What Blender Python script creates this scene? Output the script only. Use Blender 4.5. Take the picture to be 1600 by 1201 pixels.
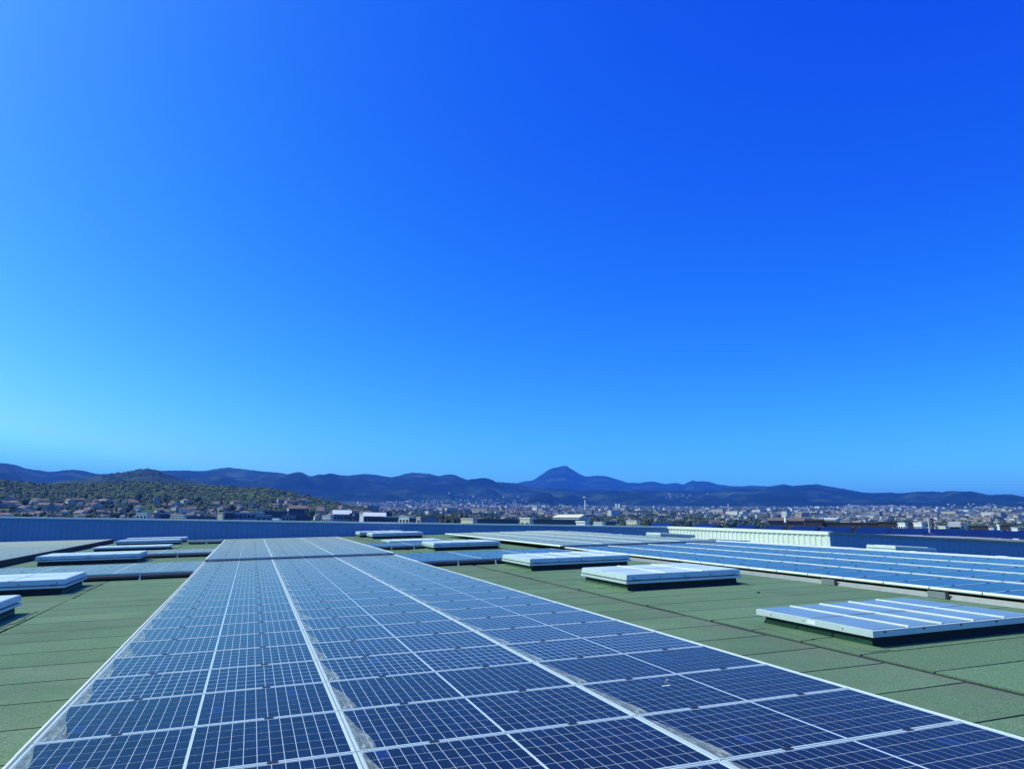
import bpy, math, random
import numpy as np
from mathutils import Matrix, Vector, noise
for o in list(bpy.data.objects): bpy.data.objects.remove(o, do_unlink=True)
scene = bpy.context.scene
COL = scene.collection
rnd = random.Random(7)
R = math.radians
CZ = 13.0                                   # eye height above the street, metres

# ------------------------------------------------------------------ camera, sky, sun, exposure
def basis(pitch, roll, yaw):
    cy, sy = math.cos(yaw), math.sin(yaw)
    r = Vector((cy, -sy, 0)); f = Vector((sy*math.cos(pitch), cy*math.cos(pitch), math.sin(pitch)))
    u = r.cross(f)
    return r*math.cos(roll)+u*math.sin(roll), -r*math.sin(roll)+u*math.cos(roll), f
def mat3(b): return Matrix((b[0], b[1], b[2])).transposed()
F = 1102.1                                  # focal length in photograph pixels (1600 wide)
BR = basis(0.17458, -0.015706, 0.350706)    # the camera seen from the (gently pitched) roof plane
YAW = 0.350706
BW = basis(0.19548, 0.01346, YAW)           # the camera seen from level ground
ROT = (mat3(BW) @ mat3(BR).transposed()).to_4x4()
a = ROT @ Vector((0, 1, 0)); fix = math.atan2(a.x, a.y)
YAW -= fix; BW = basis(0.19548, 0.01346, YAW)
ROT = (mat3(BW) @ mat3(BR).transposed()).to_4x4()
MROOF = Matrix.Translation((0, 0, CZ)) @ ROT       # roof plane coordinates -> world

cam_d = bpy.data.cameras.new('camera'); cam = bpy.data.objects.new('camera', cam_d); COL.objects.link(cam)
cam_d.sensor_fit = 'HORIZONTAL'; cam_d.sensor_width = 36; cam_d.lens = F/1600*36
cam_d.clip_start = 0.1; cam_d.clip_end = 80000
cm = Matrix((BW[0], BW[1], -BW[2])).transposed().to_4x4(); cm.translation = (0, 0, CZ)
cam.matrix_world = cm
scene.camera = cam

SUN_EL, SUN_LEFT = R(52), R(69)             # elevation; angle left of the panel rows
sd = Vector((-math.sin(SUN_LEFT)*math.cos(SUN_EL), math.cos(SUN_LEFT)*math.cos(SUN_EL), math.sin(SUN_EL)))
sun_d = bpy.data.lights.new('sun', 'SUN'); sun = bpy.data.objects.new('sun', sun_d); COL.objects.link(sun)
sun_d.energy = 4.6; sun_d.angle = R(0.5); sun_d.color = (1.0, 0.97, 0.80)
sun.rotation_euler = (-sd).to_track_quat('-Z', 'Y').to_euler(); sun.location = (0, 0, 60)

w = bpy.data.worlds.new('World'); scene.world = w; w.use_nodes = True
nt = w.node_tree; nt.nodes.clear()
out = nt.nodes.new('ShaderNodeOutputWorld'); bg = nt.nodes.new('ShaderNodeBackground')
sky = nt.nodes.new('ShaderNodeTexSky'); sky.sky_type = 'NISHITA'; sky.sun_disc = False
sky.sun_elevation = SUN_EL; sky.sun_rotation = math.atan2(sd.x, sd.y)
sky.altitude = 0; sky.air_density = 0.4; sky.dust_density = 1.0; sky.ozone_density = 6.0
# the camera's vivid rendering of a clear spring sky: the same tone curve per channel over the whole dome
sp = nt.nodes.new('ShaderNodeSeparateColor'); cb = nt.nodes.new('ShaderNodeCombineColor')
nt.links.new(sky.outputs[0], sp.inputs[0])
for i, (gain, power, top) in enumerate(((0.66, 2.95, 4.6), (1.68, 1.85, 14.5), (7.2, 0.40, 14.0))):
    p_ = nt.nodes.new('ShaderNodeMath'); p_.operation = 'POWER'; p_.inputs[1].default_value = power
    g_ = nt.nodes.new('ShaderNodeMath'); g_.operation = 'MULTIPLY'; g_.inputs[1].default_value = gain
    m_ = nt.nodes.new('ShaderNodeMath'); m_.operation = 'MINIMUM'; m_.inputs[1].default_value = top
    nt.links.new(sp.outputs[i], p_.inputs[0]); nt.links.new(p_.outputs[0], g_.inputs[0])
    nt.links.new(g_.outputs[0], m_.inputs[0]); nt.links.new(m_.outputs[0], cb.inputs[i])
bg.inputs['Strength'].default_value = 0.10
nt.links.new(cb.outputs[0], bg.inputs['Color'])
nt.links.new(bg.outputs[0], out.inputs['Surface'])
vs = scene.view_settings
vs.view_transform = 'Standard'; vs.look = 'None'; vs.gamma = 1; vs.use_curve_mapping = False; vs.exposure = 0.0
scene.render.engine = 'CYCLES'
scene.cycles.volume_bounces = 1
scene.cycles.max_bounces = 8
scene.cycles.transparent_max_bounces = 12

# ------------------------------------------------------------------ helpers
def px_dir(x, y):
    """level-ground direction of a photograph pixel"""
    return BW[0]*((x-800)/F) - BW[1]*((y-600.5)/F) + BW[2]
def px_az(x, y=812):
    v = px_dir(x, y); return math.atan2(v.x, v.y)
def px_tan(x, y):
    v = px_dir(x, y); return v.z/math.hypot(v.x, v.y)

def tag(o, label=None, cat=None, group=None, kind=None):
    if label: o['label'] = label
    if cat: o['category'] = cat
    if group: o['group'] = group
    if kind: o['kind'] = kind
    return o
ROOFOBJ = []
class MB:
    def __init__(s): s.v = []; s.f = []; s.m = []
    def face(s, pts, m=0):
        b = len(s.v); s.v += [tuple(p) for p in pts]; s.f.append(tuple(range(b, b+len(pts)))); s.m.append(m)
    def box(s, x0, x1, y0, y1, z0, z1, m=0, bottom=True, top_m=None):
        b = len(s.v)
        s.v += [(x0,y0,z0),(x1,y0,z0),(x1,y1,z0),(x0,y1,z0),(x0,y0,z1),(x1,y0,z1),(x1,y1,z1),(x0,y1,z1)]
        fs = [(4,5,6,7),(0,1,5,4),(1,2,6,5),(2,3,7,6),(3,0,4,7)]
        if bottom: fs.append((3,2,1,0))
        for i, q in enumerate(fs):
            s.f.append(tuple(b+k for k in q)); s.m.append(top_m if (i == 0 and top_m is not None) else m)
    def frustum(s, a, za, c, zc, m=0):
        """a, c: (x0,x1,y0,y1) rectangles at heights za < zc, open bottom"""
        b = len(s.v)
        for (x0,x1,y0,y1), z in ((a, za), (c, zc)): s.v += [(x0,y0,z),(x1,y0,z),(x1,y1,z),(x0,y1,z)]
        for q in ((0,1,5,4),(1,2,6,5),(2,3,7,6),(3,0,4,7)): s.f.append(tuple(b+k for k in q)); s.m.append(m)
    def tube(s, p, q, r0, r1, n=8, m=0, cap=True):
        p, q = Vector(p), Vector(q); d = (q-p).normalized()
        x = d.orthogonal().normalized(); y = d.cross(x); b = len(s.v)
        for c, r in ((p, r0), (q, r1)):
            for k in range(n):
                t = 2*math.pi*k/n; s.v.append(tuple(c+x*(r*math.cos(t))+y*(r*math.sin(t))))
        for k in range(n): s.f.append((b+k, b+(k+1) % n, b+n+(k+1) % n, b+n+k)); s.m.append(m)
        if cap: s.f.append(tuple(range(b+n, b+2*n))); s.m.append(m)
    def mesh(s, name, mats, smooth=False):
        me = bpy.data.meshes.new(name); me.from_pydata(s.v, [], s.f)
        for m in (mats if isinstance(mats, (list, tuple)) else [mats]): me.materials.append(m)
        me.polygons.foreach_set('material_index', s.m)
        if smooth: me.polygons.foreach_set('use_smooth', [True]*len(s.f))
        me.update(); return me
    def build(s, name, mats, parent=None, loc=(0,0,0), roof=False, smooth=False):
        return link(name, s.mesh(name, mats, smooth), parent, loc, roof)
def link(name, me, parent=None, loc=(0,0,0), roof=False):
    o = bpy.data.objects.new(name, me); COL.objects.link(o); o.location = loc
    if parent is not None: o.parent = parent
    elif roof: ROOFOBJ.append(o)
    return o

# ------------------------------------------------------------------ materials
def new_mat(name):
    m = bpy.data.materials.new(name); m.use_nodes = True
    return m, m.node_tree, m.node_tree.nodes['Principled BSDF']
def N(nt, t, **kw):
    n = nt.nodes.new(t)
    for k, v in kw.items():
        if k.startswith('i_'): n.inputs[k[2:].replace('_', ' ')].default_value = v
        else: setattr(n, k, v)
    return n
def math_n(nt, op, a, b=None, c=None):
    n = nt.nodes.new('ShaderNodeMath'); n.operation = op
    for i, v in enumerate((a, b, c)):
        if v is None: continue
        if isinstance(v, (int, float)): n.inputs[i].default_value = v
        else: nt.links.new(v, n.inputs[i])
    return n.outputs[0]
def mix_c(nt, fac, a, b):
    n = nt.nodes.new('ShaderNodeMix'); n.data_type = 'RGBA'
    for s, v in ((0, fac), (6, a), (7, b)):
        if isinstance(v, (int, float)): n.inputs[s].default_value = v
        elif isinstance(v, tuple): n.inputs[s].default_value = (*v[:3], 1)
        else: nt.links.new(v, n.inputs[s])
    return n.outputs[2]
def ramp(nt, fac, stops):
    n = nt.nodes.new('ShaderNodeValToRGB'); e = n.color_ramp.elements
    while len(e) < len(stops): e.new(0.5)
    for el, (p, c) in zip(e, stops): el.position = p; el.color = (*c, 1) if len(c) == 3 else c
    nt.links.new(fac, n.inputs[0]); return n.outputs[0]
def noise_n(nt, vec, scale, detail=3, rough=0.55):
    n = N(nt, 'ShaderNodeTexNoise'); n.inputs['Scale'].default_value = scale
    n.inputs['Detail'].default_value = detail; n.inputs['Roughness'].default_value = rough
    if vec is not None: nt.links.new(vec, n.inputs['Vector'])
    return n.outputs[0]
def simple(name, col, rough=0.5, metal=0.0, vary=0.12, scale=3.0, spec=0.5, rnd_obj=0.0):
    m, nt, b = new_mat(name)
    tc = N(nt, 'ShaderNodeTexCoord')
    f = noise_n(nt, tc.outputs['Object'], scale, 4)
    lo = tuple(c*(1-vary) for c in col); hi = tuple(min(1, c*(1+vary)) for c in col)
    c = ramp(nt, f, [(0.3, lo), (0.7, hi)])
    if rnd_obj:
        oi = N(nt, 'ShaderNodeObjectInfo')
        h = N(nt, 'ShaderNodeHueSaturation'); nt.links.new(c, h.inputs['Color'])
        nt.links.new(math_n(nt, 'MULTIPLY_ADD', oi.outputs['Random'], rnd_obj, 1-rnd_obj/2), h.inputs['Value'])
        c = h.outputs[0]
    nt.links.new(c, b.inputs['Base Color'])
    b.inputs['Roughness'].default_value = rough; b.inputs['Metallic'].default_value = metal
    b.inputs['Specular IOR Level'].default_value = spec
    return m
M = {}
M['alu'] = simple('aluminium', (0.52, 0.61, 0.60), 0.5, 0.10, 0.06, 5)
M['trim'] = simple('white_trim', (0.78, 0.82, 0.74), 0.45, 0.0, 0.06, 4)
M['white'] = simple('white_paint', (0.78, 0.79, 0.78), 0.5, 0, 0.06, 2)
M['black'] = simple('black_bitumen', (0.022, 0.022, 0.024), 0.8, 0, 0.3, 9)  # bitumen; on the skylight kerbs this black is painted shade
M['clamp'] = simple('black_clamp', (0.015, 0.016, 0.02), 0.5, 0, 0.1, 9)
M['grey'] = simple('grey_flashing', (0.22, 0.24, 0.25), 0.5, 0.2, 0.12, 6)
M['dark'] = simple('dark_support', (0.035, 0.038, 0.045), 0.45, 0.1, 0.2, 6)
M['clad'] = simple('wall_cladding', (0.11, 0.235, 0.46), 0.45, 0.0, 0.07, 0.7)  # shaded copy of the pale cladding: deep blue of shade put into its colour
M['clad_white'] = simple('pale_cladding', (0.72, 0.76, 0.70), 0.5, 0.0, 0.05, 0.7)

def felt_mat(name, stain):
    m, nt, b = new_mat(name)
    tc = N(nt, 'ShaderNodeTexCoord'); oi = N(nt, 'ShaderNodeObjectInfo')
    P = tc.outputs['Object']
    vo = N(nt, 'ShaderNodeVectorMath', operation='ADD'); nt.links.new(P, vo.inputs[0])
    cv = N(nt, 'ShaderNodeCombineXYZ')
    nt.links.new(math_n(nt, 'MULTIPLY', oi.outputs['Random'], 90), cv.inputs[0]); nt.links.new(cv.outputs[0], vo.inputs[1])
    P2 = vo.outputs[0]
    grain = noise_n(nt, P2, 75, 3, 0.75); patch = noise_n(nt, P2, 1.1, 5, 0.6)
    c = ramp(nt, grain, [(0.30, (0.040, 0.082, 0.045)), (0.5, (0.105, 0.190, 0.100)), (0.70, (0.21, 0.33, 0.19))])
    c = mix_c(nt, math_n(nt, 'MULTIPLY', math_n(nt, 'SUBTRACT', patch, 0.35), 0.9), c, (0.145, 0.205, 0.125))
    ge = N(nt, 'ShaderNodeNewGeometry')
    pond = noise_n(nt, ge.outputs['Position'], 0.42, 5, 0.6)
    c = mix_c(nt, ramp(nt, pond, [(0.50, (0, 0, 0)), (0.62, (.30,)*3)]), c, (0.075, 0.105, 0.075))
    c = mix_c(nt, ramp(nt, noise_n(nt, ge.outputs['Position'], 0.9, 4, 0.6), [(0.54, (0, 0, 0)), (0.70, (.32,)*3)]), c, (0.20, 0.215, 0.16))
    h = N(nt, 'ShaderNodeHueSaturation'); nt.links.new(c, h.inputs['Color'])
    nt.links.new(math_n(nt, 'MULTIPLY_ADD', oi.outputs['Random'], 0.16, 0.87), h.inputs['Value'])
    c = h.outputs[0]
    if stain:
        sx = N(nt, 'ShaderNodeSeparateXYZ'); nt.links.new(P, sx.inputs[0])
        # brownish washing along the roll end (right end of the sheet) and black bleed on the seams
        e = math_n(nt, 'MULTIPLY_ADD', sx.outputs[0], 1.3, -1.3*4.9+0.75)
        e = math_n(nt, 'ADD', e, math_n(nt, 'MULTIPLY', math_n(nt, 'SUBTRACT', noise_n(nt, P2, 1.5, 4), 0.5), 2.6))
        n1 = N(nt, 'ShaderNodeClamp'); nt.links.new(e, n1.inputs[0])
        c = mix_c(nt, math_n(nt, 'MULTIPLY', n1.outputs[0], stain), c, (0.135, 0.125, 0.095))
        sy = math_n(nt, 'ABSOLUTE', sx.outputs[1])
        e2 = math_n(nt, 'MULTIPLY', math_n(nt, 'SUBTRACT', math_n(nt, 'ADD', sy, math_n(nt, 'MULTIPLY', noise_n(nt, P2, 5, 3), 0.05)), 0.468), 40)
        n2 = N(nt, 'ShaderNodeClamp'); nt.links.new(e2, n2.inputs[0])
        c = mix_c(nt, math_n(nt, 'MULTIPLY', n2.outputs[0], 0.7), c, (0.03, 0.035, 0.03))
    nt.links.new(c, b.inputs['Base Color']); b.inputs['Roughness'].default_value = 0.9
    b.inputs['Specular IOR Level'].default_value = 0.2
    bp = N(nt, 'ShaderNodeBump'); bp.inputs['Strength'].default_value = 0.35; bp.inputs['Distance'].default_value = 0.004
    nt.links.new(grain, bp.inputs['Height']); nt.links.new(bp.outputs[0], b.inputs['Normal'])
    return m
M['felt'] = felt_mat('green_mineral_felt', 0.12); M['felt_stained'] = felt_mat('washed_mineral_felt', 0.5)
M['felt_plain'] = felt_mat('green_felt_flashing', 0)

PW, PH = 1.994, 0.988                        # a module: 2 m along B, 1 m along A
FR = 0.015
CX, CY = (PW-2*FR-0.016-0.012)/24, (PH-2*FR-0.012)/6
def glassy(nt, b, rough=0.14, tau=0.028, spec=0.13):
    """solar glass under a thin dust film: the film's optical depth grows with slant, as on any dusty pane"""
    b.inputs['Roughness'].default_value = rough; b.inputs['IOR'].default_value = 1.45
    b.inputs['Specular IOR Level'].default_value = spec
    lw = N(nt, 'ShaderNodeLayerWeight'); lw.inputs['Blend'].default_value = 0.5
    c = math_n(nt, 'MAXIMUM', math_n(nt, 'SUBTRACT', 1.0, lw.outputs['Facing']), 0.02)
    fac = math_n(nt, 'SUBTRACT', 1.0, math_n(nt, 'EXPONENT', math_n(nt, 'MULTIPLY', -1.0, math_n(nt, 'POWER', math_n(nt, 'DIVIDE', tau, c), 1.8))))  # dust plus painted-in veil: rises faster than slant alone gives
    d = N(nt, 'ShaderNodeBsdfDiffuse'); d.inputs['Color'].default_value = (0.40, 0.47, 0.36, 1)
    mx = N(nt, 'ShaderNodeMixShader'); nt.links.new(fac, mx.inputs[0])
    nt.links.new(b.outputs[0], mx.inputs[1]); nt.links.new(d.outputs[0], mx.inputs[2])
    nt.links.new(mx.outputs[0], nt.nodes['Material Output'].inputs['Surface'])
CELL_LO, CELL_HI = (0.0008, 0.003, 0.012), (0.0018, 0.007, 0.036)
def cell_colour(nt, vec, r):
    v = N(nt, 'ShaderNodeTexVoronoi'); v.inputs['Scale'].default_value = 60; nt.links.new(vec, v.inputs['Vector'])
    c = mix_c(nt, r, CELL_LO, CELL_HI)
    c = mix_c(nt, math_n(nt, 'GREATER_THAN', r, 0.984), c, (0.003, 0.016, 0.095))
    h = N(nt, 'ShaderNodeHueSaturation'); nt.links.new(c, h.inputs['Color'])
    sp = N(nt, 'ShaderNodeSeparateColor'); nt.links.new(v.outputs['Color'], sp.inputs[0])
    nt.links.new(math_n(nt, 'MULTIPLY_ADD', sp.outputs[0], 0.7, 0.65), h.inputs['Value'])
    return h.outputs[0]
def dust(nt, vec, c):
    """sparse dried rain spots and a light dust film"""
    v = N(nt, 'ShaderNodeTexVoronoi'); v.inputs['Scale'].default_value = 26; nt.links.new(vec, v.inputs['Vector'])
    sp = N(nt, 'ShaderNodeSeparateColor'); nt.links.new(v.outputs['Color'], sp.inputs[0])
    spot = math_n(nt, 'MULTIPLY', math_n(nt, 'LESS_THAN', v.outputs['Distance'], 0.16), math_n(nt, 'GREATER_THAN', sp.outputs[1], 0.80))
    c = mix_c(nt, math_n(nt, 'MULTIPLY', spot, 0.35), c, (0.35, 0.40, 0.45))
    n = noise_n(nt, vec, 1.6, 4)
    return mix_c(nt, math_n(nt, 'MULTIPLY', n, 0.010), c, (0.5, 0.52, 0.48))
def panel_mat(name, grid=True, dusty=False):
    m, nt, b = new_mat(name)
    tc = N(nt, 'ShaderNodeTexCoord'); oi = N(nt, 'ShaderNodeObjectInfo'); P = tc.outputs['Object']
    s = N(nt, 'ShaderNodeSeparateXYZ'); nt.links.new(P, s.inputs[0])
    x, y = s.outputs[0], s.outputs[1]
    if grid:
        ax = math_n(nt, 'SUBTRACT', math_n(nt, 'ABSOLUTE', x), 0.008)
        ux = math_n(nt, 'DIVIDE', ax, CX); uy = math_n(nt, 'DIVIDE', y, CY)
        fx = math_n(nt, 'FRACT', ux); fy = math_n(nt, 'FRACT', uy)
        def near(f, w):
            return math_n(nt, 'GREATER_THAN', math_n(nt, 'ABSOLUTE', math_n(nt, 'SUBTRACT', f, 0.5)), 0.5-w)
        lines = math_n(nt, 'MAXIMUM', near(fx, 0.0022/CX), near(fy, 0.0030/CY))
        lines = math_n(nt, 'MAXIMUM', lines, math_n(nt, 'LESS_THAN', ax, 0))
        lines = math_n(nt, 'MAXIMUM', lines, math_n(nt, 'GREATER_THAN', ux, 12.0))
        lines = math_n(nt, 'MAXIMUM', lines, math_n(nt, 'GREATER_THAN', math_n(nt, 'ABSOLUTE', uy), 3.0))
        cv = N(nt, 'ShaderNodeCombineXYZ')
        nt.links.new(math_n(nt, 'FLOOR', math_n(nt, 'DIVIDE', x, CX)), cv.inputs[0]); nt.links.new(math_n(nt, 'FLOOR', uy), cv.inputs[1])
        nt.links.new(math_n(nt, 'MULTIPLY', oi.outputs['Random'], 77), cv.inputs[2])
        wn = N(nt, 'ShaderNodeTexWhiteNoise'); nt.links.new(cv.outputs[0], wn.inputs['Vector'])
        c = cell_colour(nt, P, wn.outputs['Value'])
        c = dust(nt, P, mix_c(nt, lines, c, (0.52, 0.62, 0.66)))
    else:
        c = mix_c(nt, oi.outputs['Random'], (0.010, 0.020, 0.052), (0.016, 0.032, 0.078))
        c = dust(nt, P, c)
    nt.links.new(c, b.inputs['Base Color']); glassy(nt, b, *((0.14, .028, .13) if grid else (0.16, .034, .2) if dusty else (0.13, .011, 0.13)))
    return m
M['panel'] = panel_mat('panel_laminate', True)
M['panel_plain'] = panel_mat('plain_panel_laminate', False); M['panel_dusty'] = panel_mat('dusty_panel_laminate', False, True)
m, nt, b = new_mat('solar_cell'); tc = N(nt, 'ShaderNodeTexCoord'); oi = N(nt, 'ShaderNodeObjectInfo')
g = N(nt, 'ShaderNodeNewGeometry')
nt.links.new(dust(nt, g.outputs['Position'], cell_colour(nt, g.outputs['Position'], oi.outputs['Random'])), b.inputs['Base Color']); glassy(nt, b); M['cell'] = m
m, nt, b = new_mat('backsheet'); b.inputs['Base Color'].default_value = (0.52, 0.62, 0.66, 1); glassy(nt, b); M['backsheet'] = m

m, nt, b = new_mat('peeling_film')
tc = N(nt, 'ShaderNodeTexCoord'); mp = N(nt, 'ShaderNodeMapping'); mp.inputs['Scale'].default_value = (26, 4.5, 9)
mp.inputs['Rotation'].default_value = (0, 0, 0.35)
nt.links.new(tc.outputs['Object'], mp.inputs['Vector'])
st = noise_n(nt, mp.outputs[0], 1.6, 5, 0.7)
b.inputs['Base Color'].default_value = (0.52, 0.58, 0.46, 1); b.inputs['Roughness'].default_value = 0.3
al = ramp(nt, st, [(0.36, (0.15,)*3), (0.54, (0.34,)*3), (0.66, (0.75,)*3)])
nt.links.new(al, b.inputs['Alpha']); M['film'] = m

m, nt, b = new_mat('polycarbonate')
tc = N(nt, 'ShaderNodeTexCoord')
c = ramp(nt, noise_n(nt, tc.outputs['Object'], 1.7, 4), [(0.3, (0.165, 0.235, 0.26)), (0.7, (0.225, 0.30, 0.325))])
nt.links.new(c, b.inputs['Base Color']); b.inputs['Roughness'].default_value = 0.22; M['poly'] = m
M['opal'] = simple('opal_sheet', (0.55, 0.64, 0.64), 0.35, 0, 0.10, 1.3)

# ------------------------------------------------------------------ roof (in roof plane coordinates, eye at the origin)
ZR, ZA, RIDGE, FALL = -1.68, -1.497, 19.75, 0.072
def zr(x): return ZR if x < RIDGE else ZR-FALL*(x-RIDGE)
mb = MB()
xs = [-60, RIDGE, 75]; 
for i in range(2):
    x0, x1 = xs[i], xs[i+1]; z0, z1 = zr(x0)-0.012, zr(x1)-0.012
    mb.face([(x0,-25,z0),(x1,-25,z1),(x1,64-0.2*x1,z1),(x0,64-0.2*x0,z0)])
    mb.face([(x0,-25,z0-.5),(x0,64-0.2*x0,z0-.5),(x1,64-0.2*x1,z1-.5),(x1,-25,z1-.5)])
roof = tag(mb.build('roof', M['black'], roof=True), 'wide flat factory roof under green mineral felt', kind='structure')
# felt rolls: ~10 m long, laid along B, butt laps at X = -3.4 and 6.4
def sheet_mesh(length, seed, mat='felt'):
    r = random.Random(seed); n = 9; mb = MB(); h = 0.452
    lo = [(-length/2+length*i/n+ (0.012*r.uniform(-1, 1) if i in (0, n) else 0), -h+r.uniform(-.006, .006)) for i in range(n+1)]
    hi = [(lo[i][0], h+r.uniform(-.006, .006)) for i in range(n+1)]
    for i in range(n):
        A, B, C_, D = lo[i], lo[i+1], hi[i+1], hi[i]
        mb.face([(*A, .006), (*B, .006), (*C_, .006), (*D, .006)])
        mb.face([(*A, -.01), (*B, -.01), (*B, .006), (*A, .006)]); mb.face([(*D, .006), (*C_, .006), (*C_, -.01), (*D, -.01)])
    mb.face([(*lo[0], .006), (*hi[0], .006), (*hi[0], -.01), (*lo[0], -.01)])
    mb.face([(*hi[n], .006), (*lo[n], .006), (*lo[n], -.01), (*hi[n], -.01)])
    return mb.mesh('felt_sheet', M[mat])
sheets = {k: [sheet_mesh(k, 10+i) for i in range(5)] for k in (9.77, 12.0)}
sheets['stained'] = [sheet_mesh(9.77, 30+i, 'felt_stained') for i in range(5)]
for xc, ln, off, y0, y1 in ((1.5, 9.77, 0.0, 1.0, 52), (11.4, 9.77, 0.42, 1.0, 49), (-8.3, 9.77, 0.25, 6.0, 55), (-19.2, 12.0, .6, 20, 57)):
    y = y0+off
    while y < y1:
        o = link('felt_sheet', rnd.choice(sheets['stained' if xc == 1.5 else ln]), roof, (xc+rnd.uniform(-.015, .015), y, ZR))
        o.rotation_euler = (0, 0, rnd.uniform(-.0006, .0006)); y += 0.927
mb = MB(); mb.face([(RIDGE+.6, -20, zr(RIDGE+.6)), (74, -20, zr(74)), (74, 48, zr(74)), (RIDGE+.6, 48, zr(RIDGE+.6))])
mb.face([(16.4, -20, ZR+.004), (RIDGE-.2, -20, ZR+.004), (RIDGE-.2, 48, ZR+.004), (16.4, 48, ZR+.004)])
mb.build('felt_covering', M['felt_plain'], roof)

# --- solar panels
def frame_mesh(pw):
    mb = MB(); x, y, t = pw/2, PH/2, FR; z0, z1 = -0.038, 0.004
    mb.box(-x, x, -y, -y+t, z0, z1); mb.box(-x, x, y-t, y, z0, z1)
    mb.box(-x, -x+t, -y+t, y-t, z0, z1); mb.box(x-t, x, -y+t, y-t, z0, z1)
    return mb.mesh('frame', M['alu'])
def lam_mesh(pw, mat):
    mb = MB(); x, y = pw/2-FR+.002, PH/2-FR+.002
    mb.box(-x, x, -y, y, -0.006, 0.0); return mb.mesh('solar_panel', mat)
PW2 = 1.775
frames = {PW: frame_mesh(PW), PW2: frame_mesh(PW2)}
lams = {(PW, 'grid'): lam_mesh(PW, M['panel']), (PW, 'cells'): lam_mesh(PW, M['backsheet']), (PW, 'plain'): lam_mesh(PW, M['panel_plain']), (PW2, 'plain'): lam_mesh(PW2, M['panel_plain']), (PW, 'dusty'): lam_mesh(PW, M['panel_dusty']), (PW2, 'dusty'): lam_mesh(PW2, M['panel_dusty'])}
mb = MB(); mb.box(-.032, .032, -.020, .020, -0.02, 0.0075); clamp_me = mb.mesh('clamp', M['clamp'])
mb = MB(); mb.box(-CX/2+.0022, CX/2-.0022, -CY/2+.0030, CY/2-.0030, 0.0, 0.0009, bottom=False); cell_me = mb.mesh('solar_cell', M['cell'])
def film_mesh(seed):
    r = random.Random(seed); mb = MB(); n = 16; x0 = -PW/2+FR+.001; y0 = -PH/2+FR+.004; L = PH-2*FR-.008
    start = r.choice((1.0, 1.0, 0.8, 0.9)); mx = r.uniform(.10, .19); curl = r.uniform(.9, 1.9); bulge = r.uniform(0, .35)
    ph = r.uniform(0, 6)
    rows = []
    for i in range(n+1):
        t = i/n                      # 0 near end, 1 far end
        wd = mx*max(0.0, (start-t)/start)**curl*(1-bulge*(1-t)**3)+.010+.009*math.sin(ph+7*t)*(1-t)+r.uniform(-.002, .002)
        y = y0+L*t
        rows.append([(x0, y, .0015), (x0+wd*.5, y, .004+.003*math.sin(ph+14*t)), (x0+wd, y, .0055+.0035*math.sin(2*ph+11*t))])
    for i in range(n):
        for k in range(2): mb.face([rows[i][k], rows[i][k+1], rows[i+1][k+1], rows[i+1][k]])
    return mb.mesh('peeling_film', M['film'], smooth=True)
films = [film_mesh(50+i) for i in range(9)]
NP = [0]; FARPANELS = []
def panel(x, y, z, pw, kind, label, group, film=False, cells=False):
    """x, y: panel centre in roof plane coordinates"""
    o = link('solar_panel', lams[(pw, 'cells' if cells else kind)], None, (x, y, z), True)
    tag(o, label, 'solar panel', group)
    link('frame', frames[pw], o)
    for s in (-0.25, 0.25): link('clamp', clamp_me, o, (s*pw, PH/2+.006, 0))
    if film: link('peeling_film', rnd.choice(films), o, (0, 0, 0.001))
    if cells:
        for i in range(12):
            for s in (-1, 1):
                for j in range(6):
                    link('solar_cell', cell_me, o, (s*(.008+CX*(i+.5)), CY*(j-2.5), 0.0))
    NP[0] += 1
    return o
X0, DX, Y0 = -1.315, 2.0034, 4.851
ordn = ['', 'first', 'second', 'third', 'fourth', 'fifth', 'sixth', 'seventh', 'eighth', 'ninth', 'tenth', 'eleventh', 'twelfth', 'thirteenth', 'fourteenth', 'fifteenth', 'sixteenth', 'seventeenth', 'eighteenth', 'nineteenth', 'twentieth', 'twenty first', 'twenty second', 'twenty third']
cname = ['left', 'middle', 'right']
for c in range(3):
    first = (-2, -2, -2)[c]
    for k in range(first, 20):
        n = 20-k
        t = f'solar panel, {cname[c]} column of near central array, {ordn[n]} row below dark gap'
        if k <= 0: t = t.replace('solar panel', 'close panel')
        panel(X0+DX*(c+.5), Y0+k+.5, ZA, PW, 'grid', t, 'panels of the long central array', film=(k < 19), cells=(k <= 1))
YS2 = Y0+20+0.42
for c in range(3):
    for k in range(18):
        panel(X0+DX*(c+.5), YS2+k+.5, ZA+.055, PW, 'grid', f'pale panel, {cname[c]} column of far central array, {ordn[k+1]} row beyond the dark gap', 'panels of the far central array', film=(k < 5 and c == 1))
for c in range(4):
    for k in range(4):
        panel(X0-.02-DX*(c+.5), 21.35+k+.5, ZA, PW, 'grid', f'panel of left cross array, {ordn[c+1]} column from central array, {ordn[k+1]} row back', 'panels of the left cross array')
for c in range(3):
    for k in range(4):
        panel(X0+3*DX+.06+DX*(c+.5), 21.75+k+.5-.3, ZA, PW, 'plain', f'panel of right cross array, {ordn[c+1]} column from central array, {ordn[k+1]} row back', 'panels of the right cross array')
for c in range(2):
    for k in range(3):
        panel(X0-.02-DX*(c+.5), 31.3+k+.5, ZA, PW, 'grid', f'panel of the small far left cross array, {ordn[c+1]} column from centre, {ordn[k+1]} row back', 'panels of the far left cross array')
        panel(X0+3*DX+.06+DX*(c+.5), 31.4+k+.5, ZA, PW, 'plain', f'panel of the small far right cross array, {ordn[c+1]} column from centre, {ordn[k+1]} row back', 'panels of the far right cross array')
panel(X0-.02-DX*.5, 44.6, ZA, PW, 'plain', 'lone solar panel strip by the blue wall, left of the far central array', 'panels of the far left cross array')
RX, RDX = 11.58, 1.815
near_ = []
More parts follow.
